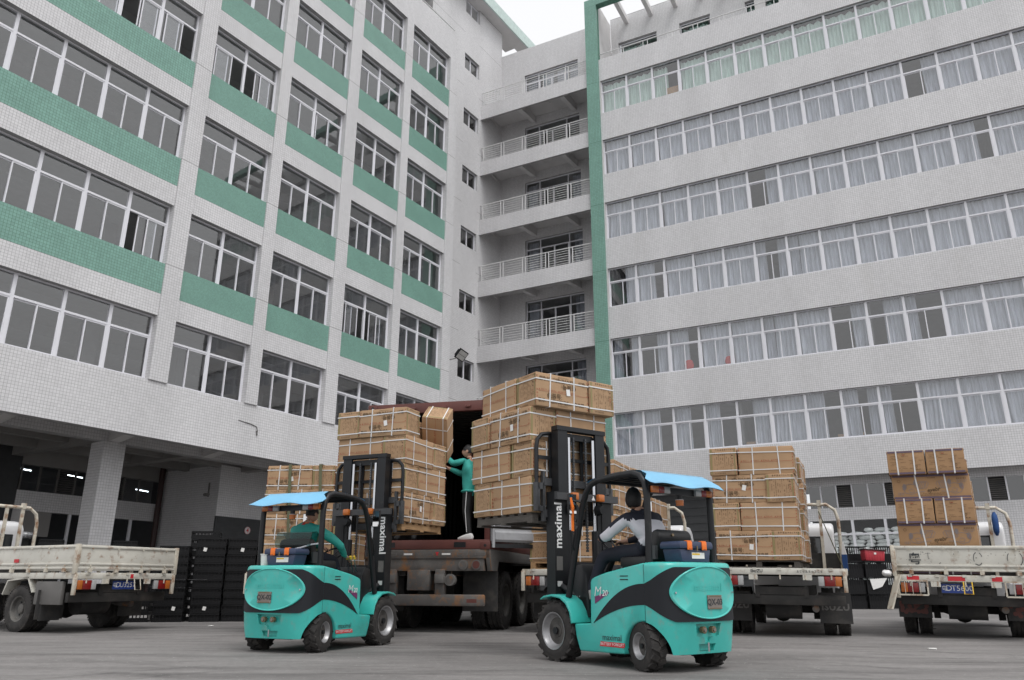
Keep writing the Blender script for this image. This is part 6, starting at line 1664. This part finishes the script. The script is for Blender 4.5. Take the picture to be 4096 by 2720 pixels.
b_ = MB(); b_.tube([(.43 + .085 * math.cos(a), .045 + .085 * math.sin(a), 1.60 + .02 * math.cos(a)) for a in np.linspace(0, 2 * math.pi, 15)[:-1]], .024, 'navycloth', 8, closed=True); b_.build('collar', P, smooth=60)
for s, (x, y, z, a) in ((1, (1.02, .30, .66, .1)), ):
    sh = MB(); sh.M = Matrix.Translation((x, y, z)) @ Matrix.Rotation(a, 4, 'Z'); sh.prism([(-.09, 0), (.19, 0), (.20, .03), (.13, .065), (.05, .10), (-.06, .11), (-.10, .05)], 1, -.045, .045, 'greyshoe'); sh.build('shoe', P, bevel=.014)
# ============================================================ loose things
# the carton being shifted by the worker: stands on end, tipped towards the yard
tip = F1M @ Matrix.Translation((2.22, -.47, 3.36)) @ Matrix.Rotation(R(0), 4, 'Z')
wm = Matrix.Translation((-1.27, 13.32, 3.50)) @ Matrix.Rotation(R(-12), 4, 'Z') @ Matrix.Rotation(R(38), 4, 'X') @ Matrix.Rotation(R(9), 4, 'Y') @ Matrix.Rotation(R(-90), 4, 'Y') @ Matrix.Translation((0, 0, -CH / 2))
carton(wm, 'carton tipped on end, held up by the worker in the container', 'cartons carried by the left forklift', seed=3)
# floodlight on the factory corner
FLM = facade_mx(147.4, 24.0) @ Matrix.Translation((32.6, .55, 12.95))
f = empty('floodlight', FLM, 'black floodlight on a bent arm at the factory corner', 'lamp')
m = MB(); m.tube([(-.95, -.05, -.75), (-.95, -.25, -.72), (-.95, -.35, -.2), (-.35, -.40, .05)], .03, 'greymetal', 8); m.build('arm', f, smooth=50)
dirv = Vector((-.10, -.80, -.60)).normalized(); xr_ = dirv.cross(Vector((0, 0, 1))).normalized(); zu_ = xr_.cross(dirv)
hm_ = Matrix((xr_, -dirv, zu_)).transposed().to_4x4(); hm_.translation = Vector((.05, -.45, .30)); hm_ = hm_ @ Matrix.Rotation(R(-12), 4, 'Y')
m = MB(); m.M = hm_; m.box(-.38, .38, -.02, .06, -.30, .30, 'black'); m.prism([(-.26, -.20), (.26, -.20), (.26, .20), (-.26, .20)], 1, .06, .26, 'black'); m.build('housing', f, bevel=.03)
m = MB(); m.M = hm_; m.box(-.31, .31, -.028, -.021, -.235, .235, 'lampglass'); m.box(-.31, .31, -.034, -.028, -.01, .01, 'black'); m.build('lens', f)
# fluorescent tubes in the factory store room
MLB_ = facade_mx(147.4, 24.0)
def lb_thing(nm, me, s, y, z, label, cat, group=None, rz=0.0):
    o = bpy.data.objects.new(nm, me); COL.objects.link(o); o.matrix_world = MLB_ @ Matrix.Translation((s, y, z)) @ Matrix.Rotation(rz, 4, 'Z'); return tag(o, label, cat, group)
tb = MB(); tb.cyl((-.45, 0, 0), (.45, 0, 0), .018, 'tube', 8); tb.box(-.47, .47, -.03, .03, .03, .06, 'signwhite'); tbm = tb.mesh('tube', smooth=50)
for s, y, z, rz, w in ((17.2, 12.0, 6.05, .35, 'leftmost, beside the dark door'), (19.5, 12.0, 6.02, .35, 'middle one, left of the pillar'), (22.6, 11.6, 5.70, .35, 'right of the pillar'), (23.9, 10.5, 3.75, .3, 'low one behind the crates')):
    lb_thing('fluorescent_tube', tbm, s, y, z, f'lit fluorescent tube behind the high windows, {w}', 'lamp', 'lit tubes in the loading bay', rz)
# bay sign
sg_ = MB(); sg_.lathe([(.01, 0), (.155, 0), (.16, -.012), (.01, -.014)], 'signwhite', 28, 1); ring(sg_, frame_mx((0, -.0155, 0), (1, 0, 0), (0, 0, 1)), 0, 0, .155, .012, 'redprint', 28)
put_text(sg_, '4', .25, frame_mx((0, -.0165, -.005), (1, 0, 0), (0, 0, 1)), 'redprint', bold=.008)
lb_thing('bay_sign', sg_.mesh('bay_sign'), 23.6, 4.90, 3.62, 'round white sign with a red number 4 on the dark shutter', 'sign')
cc = MB(); cc.cyl((0, 0, 0), (-.36, -.25, -.06), .07, 'greymetal', 12); cc.box(-.02, .03, -.03, .03, -.1, .5, 'greymetal'); lb_thing('security_camera', cc.mesh('security_camera', smooth=40), 21.6, 5.2, 5.0, 'small grey security camera on the corner of the tiled wall', 'camera')
wr_ = MB(); wr_.tube([(-.9, 0, .05), (-.3, -.01, .0), (-.05, -.01, -.05), (.02, -.01, -.22), (-.03, -.01, -.34)], .014, 'greymetal', 6); wr_.tube([(-.03, -.012, -.2), (.01, -.012, -.38)], .03, 'greymetal', 6); lb_thing('wall_scar', wr_.mesh('wall_scar'), 19.6, .04, 7.05, 'dark hook shaped cable stub on the white tiled band', 'cable')

# ---- black plastic crates
def crate_mesh(w, d, h, m='crate'):
    c = MB(); t = .018
    for z, hh in ((0, .03), (h - .035, .03)):
        c.box(-w / 2, w / 2, -d / 2, -d / 2 + t, z, z + hh, m).box(-w / 2, w / 2, d / 2 - t, d / 2, z, z + hh, m).box(-w / 2, -w / 2 + t, -d / 2 + t, d / 2 - t, z, z + hh, m).box(w / 2 - t, w / 2, -d / 2 + t, d / 2 - t, z, z + hh, m)
    n = int(w / .075)
    for i in range(n + 1):
        x = -w / 2 + (w - t) * i / n
        for y in (-d / 2 + .003, d / 2 - .012): c.box(x, x + t, y, y + .009, .03, h - .035, m)
    n = int(d / .075)
    for i in range(n + 1):
        y = -d / 2 + (d - t) * i / n
        for x in (-w / 2 + .003, w / 2 - .012): c.box(x, x + .009, y, y + t, .03, h - .035, m)
    c.box(-w / 2 + .012, w / 2 - .012, -d / 2 + .012, -d / 2 + .016, .03, h * .5, m).box(-w / 2 + .012, -w / 2 + .016, -d / 2 + .012, d / 2 - .012, .03, h * .5, m)
    c.box(-w / 2 + .02, w / 2 - .02, -d / 2 + .02, d / 2 - .02, .01, .03, m)
    return c.mesh('crate')
def goods_mesh(w, d, h, seed):
    r = random.Random(seed); c = MB()
    c.box(-w / 2 + .03, w / 2 - .03, -d / 2 + .03, d / 2 - .03, .035, h * .8, 'crate')
    for i in range(16):
        c.cbox((r.uniform(-w / 2 + .09, w / 2 - .09), -d / 2 + .05 + r.uniform(0, .02), r.uniform(.06, h * .8)), (r.uniform(.05, .14), .03, r.uniform(.02, .05)), 'film', Matrix.Rotation(r.uniform(-.3, .3), 3, 'Y'))
    return c.mesh('goods')
LCM = crate_mesh(.62, .42, .178); GDM = [goods_mesh(.62, .42, .178, i) for i in range(3)]
tgm = MB(); tgm.cbox((0, 0, 0), (.07, .004, .08), 'paper', Matrix.Rotation(.2, 3, 'Y')); TAGM = tgm.mesh('tag')
rr = random.Random(11)
def stack_crates(x, y, yaw, n, where, group, mesh=LCM, h=.178, goods=None, gz=None, tags=(), base=0.0):
    mx = ground_mx(x, y, yaw)
    for k in range(n):
        o = bpy.data.objects.new('plastic_crate', mesh); COL.objects.link(o)
        o.matrix_world = mx @ Matrix.Translation((rr.uniform(-.008, .008), rr.uniform(-.008, .008), base + k * h)) @ Matrix.Rotation(rr.uniform(-.02, .02), 4, 'Z')
        lv = 'lowest crate' if k == 0 else 'topmost crate' if k == n - 1 else f'{["", "second", "third", "fourth", "fifth", "sixth", "seventh", "eighth", "ninth", "tenth", "eleventh", "twelfth"][k]} lowest crate'
        tag(o, f'black {lv} in the {where}', 'crate', group)
        if goods: link('goods', rr.choice(goods), o)
        if k in tags: link('tag', TAGM, o, mx=Matrix.Translation((rr.uniform(-.15, .15), -.215, .10)))
gL = 'black crates stacked in the loading bay'
for i, (x, y, n, w, tg) in enumerate([(-6.75, 18.35, 10, 'near column beside the empty truck', (1, 8)), (-6.12, 18.55, 10, 'near column left of the left forklift', (8,)), (-5.50, 18.75, 9, 'near column behind the left forklift', ()),
                                      (-7.50, 18.2, 9, 'column behind the empty truck tailgate', (1,)), (-7.1, 18.85, 11, 'taller column behind the near crates', ()), (-6.4, 19.05, 10, 'middle column of the second row', (8,)), (-8.2, 18.1, 3, 'low column under the truck bed', ()), (-4.85, 19.0, 10, 'far right column of the front row', ())]):
    stack_crates(x, y, 12 if i != 4 else 14, n, w, gL, tags=tg, goods=GDM if i in (0, 1, 2, 3, 5) else None)
for i, (x, y, n, w) in enumerate([(-14.6, 22.2, 11, 'column left of the pillar behind the truck cab'), (-13.75, 22.45, 11, 'column between the truck cab and pillar'), (-12.9, 22.7, 11, 'column touching the tiled pillar'), (-11.2, 23.5, 11, 'column just right of the tiled pillar'), (-9.6, 22.6, 9, 'deep column right of the pillar')]):
    stack_crates(x, y, 32, n, w, 'filled crates deep in the loading bay', mesh=LCM, goods=GDM)
sb_ = MB(); v_ = PILLOWS[0]; o = bpy.data.objects.new('plastic_bag', v_.copy()); o.data.materials.clear(); o.data.materials.append(M['film']); COL.objects.link(o); o.matrix_world = Matrix.Translation((-13.6, 22.4, .40 + 11 * .178 + .1)); tag(o, 'crumpled clear bag on top of the crates behind the truck cab', 'bag')
# crates between the two trucks on the right
BCM = crate_mesh(.74, .6, .52); GB = [goods_mesh(.74, .6, .52, 20 + i) for i in range(3)]
RCX, RCY = 12.35, 28.0
for i, (dx, dy, n, w, tg) in enumerate([(0, 0, 3, 'column under the red crate', (0,)), (-.78, .05, 3, 'column left of the red crate', ()), (.85, .75, 4, 'column right behind the red crate', ()), (-.2, 1.0, 4, 'column behind the red crate', ()), (-1.5, .7, 4, 'far left column of the right crates', ()), (1.65, 1.1, 4, 'far right column of the right crates', ()), (2.45, 1.3, 4, 'column hidden by the dropside truck', ())]):
    stack_crates(RCX + dx, RCY + dy, 2, n, w, 'black crates between the two right trucks', mesh=BCM, h=.52, goods=GB if i < 2 else None, tags=tg)
rc = MB()
w, d, h = .66, .46, .34
rc.prism([(-w / 2 + .03, 0), (w / 2 - .03, 0), (w / 2, h), (-w / 2, h)], 1, -d / 2, d / 2, 'cratered')
for i in range(7): rc.box(-w / 2 + .05 + i * .09, -w / 2 + .075 + i * .09, -d / 2 - .012, -d / 2, .03, h - .03, 'cratered')
rc.box(-w / 2 - .03, w / 2 + .03, -d / 2 - .03, d / 2 + .03, h, h + .035, 'crate')
rc.box(-.04, .04, -d / 2 - .016, -d / 2 - .012, h * .6, h * .8, 'paper')
o = rc.build('red_crate', bevel=.006); o.matrix_world = ground_mx(RCX + .05, RCY - .02, -4) @ Matrix.Translation((0, 0, 1.56)) @ Matrix.Rotation(R(4), 4, 'Y'); tag(o, 'red ribbed plastic crate with black lid on the black crates', 'crate')
pa = MB(); pa.add([(-.3, -.316, .36), (.3, -.316, .40), (.1, -.318, .12), (-.22, -.318, .02)], [(0, 1, 2, 3)], 'paper'); pa.add([(-.3, -.312, .36), (.3, -.312, .40), (.1, -.314, .12), (-.22, -.314, .02)], [(0, 3, 2, 1)], 'paper')
o = pa.build('torn_paper'); o.matrix_world = ground_mx(RCX, RCY, 2) @ Matrix.Translation((.02, 0, .60)); tag(o, 'torn white paper hanging on the black crates below the red crate', 'paper')
# white rag and blue cloth on the right truck
v = pillow_mesh(.26, .16, .10, 77); v.materials.clear(); v.materials.append(M['white']); o = bpy.data.objects.new('rag', v); COL.objects.link(o); o.matrix_world = RTM @ Matrix.Translation((-1.15, 1.12, .98)); tag(o, 'crumpled white rag hanging at the left corner of the right truck', 'rag')
v = pillow_mesh(.5, .12, .26, 78); v.materials.clear(); v.materials.append(M['bluecloth']); o = bpy.data.objects.new('blue_cloth', v); COL.objects.link(o); o.matrix_world = RTM @ Matrix.Translation((3.1, -.72, 2.02)) @ Matrix.Rotation(R(90), 4, 'Y'); tag(o, 'blue cloth tied over the headboard of the right truck', 'cloth')
bb = MB(); bb.box(-.05, .05, -.02, .02, 0, .32, 'bluecloth'); bb.prism([(-.05, .32), (.05, .32), (.02, .55), (.0, .58)], 1, -.015, .015, 'white'); o = bb.build('blue_board'); o.matrix_world = CTM @ Matrix.Translation((2.98, -1.02, 1.10)) @ Matrix.Rotation(R(78), 4, 'Z'); tag(o, 'blue and white board leaning at the corner of the flatbed truck', 'board')
# red bundles seen through two dormitory windows, papers and boxes in others
def window_thing(nm, mat, s, z, w, d, h, label, cat, seed):
    v = pillow_mesh(w, d, h, seed); v.materials.clear(); v.materials.append(M[mat]); o = bpy.data.objects.new(nm, v); COL.objects.link(o); o.matrix_world = MRB @ Matrix.Translation((s, .33, z + h / 2)); tag(o, label, cat)
window_thing('red_bag', 'redcloth', -10.05, RS + RST + .02, .5, .12, .62, 'red bag behind a second floor dormitory window, left of the pair', 'bag', 81)
window_thing('red_bag', 'redcloth', -7.95, RS + RST + .02, .5, .12, .55, 'red bag behind a second floor dormitory window, right of the pair', 'bag', 82)
bx = MB()
for i, (s, z, w) in enumerate(((-4.75, 0, .5), (-4.15, 0, .5), (-4.45, .3, .45), (-3.0, 0, .6), (-2.4, 0, .5), (-2.7, .3, .4), (-9.9 + 2.6, 0, .5))):
    bx_ = MB(); bx_.box(-w / 2, w / 2, 0, .25, 0, .29, 'carton'); o = bx_.build('small_box', bevel=.01); o.matrix_world = MRB @ Matrix.Translation((s, .6, RS + z + .02)); tag(o, f'plain brown box behind the first floor dormitory windows, {["first", "second", "upper left", "fourth", "fifth", "upper right", "far left"][i]} from the left', 'box', 'brown boxes behind dormitory windows')
rb = MB(); rb.box(-.45, .45, 0, .3, 0, .5, 'redcloth'); o = rb.build('red_suitcase', bevel=.03); o.matrix_world = MRB @ Matrix.Translation((X0 + MODW * 11.25, .6, RS + 3 * RST + .35)); tag(o, 'red suitcase behind a fourth floor dormitory window', 'suitcase')
lp = MB(); lp.box(-.45, .45, 0, .05, 0, .62, 'wood'); o = lp.build('tan_board'); o.matrix_world = MRB @ Matrix.Translation((X0 + MODW * 2.75, .34, RS + 5 * RST + .06)); tag(o, 'tan board behind the one uncurtained top floor window', 'board')
# litter on the yard
for i, (x, y) in enumerate(((-4.7, 15.6), (-3.9, 17.4), (5.6, 11.2), (8.1, 16.0), (-5.9, 16.4))):
    l = MB(); l.cbox((0, 0, .012), (.10 + .03 * (i % 2), .06, .015), 'paper' if i % 2 == 0 else 'greymetal', Matrix.Rotation(.3 + i, 3, 'Z')); o = l.build('litter', bevel=.003); o.matrix_world = ground_mx(x, y, 20 * i); tag(o, f'scrap of litter on the yard, {["left of the left forklift", "near the crates", "before the flatbed truck", "between the right trucks", "by the crate stack"][i]}', 'litter', 'scraps of litter on the yard')
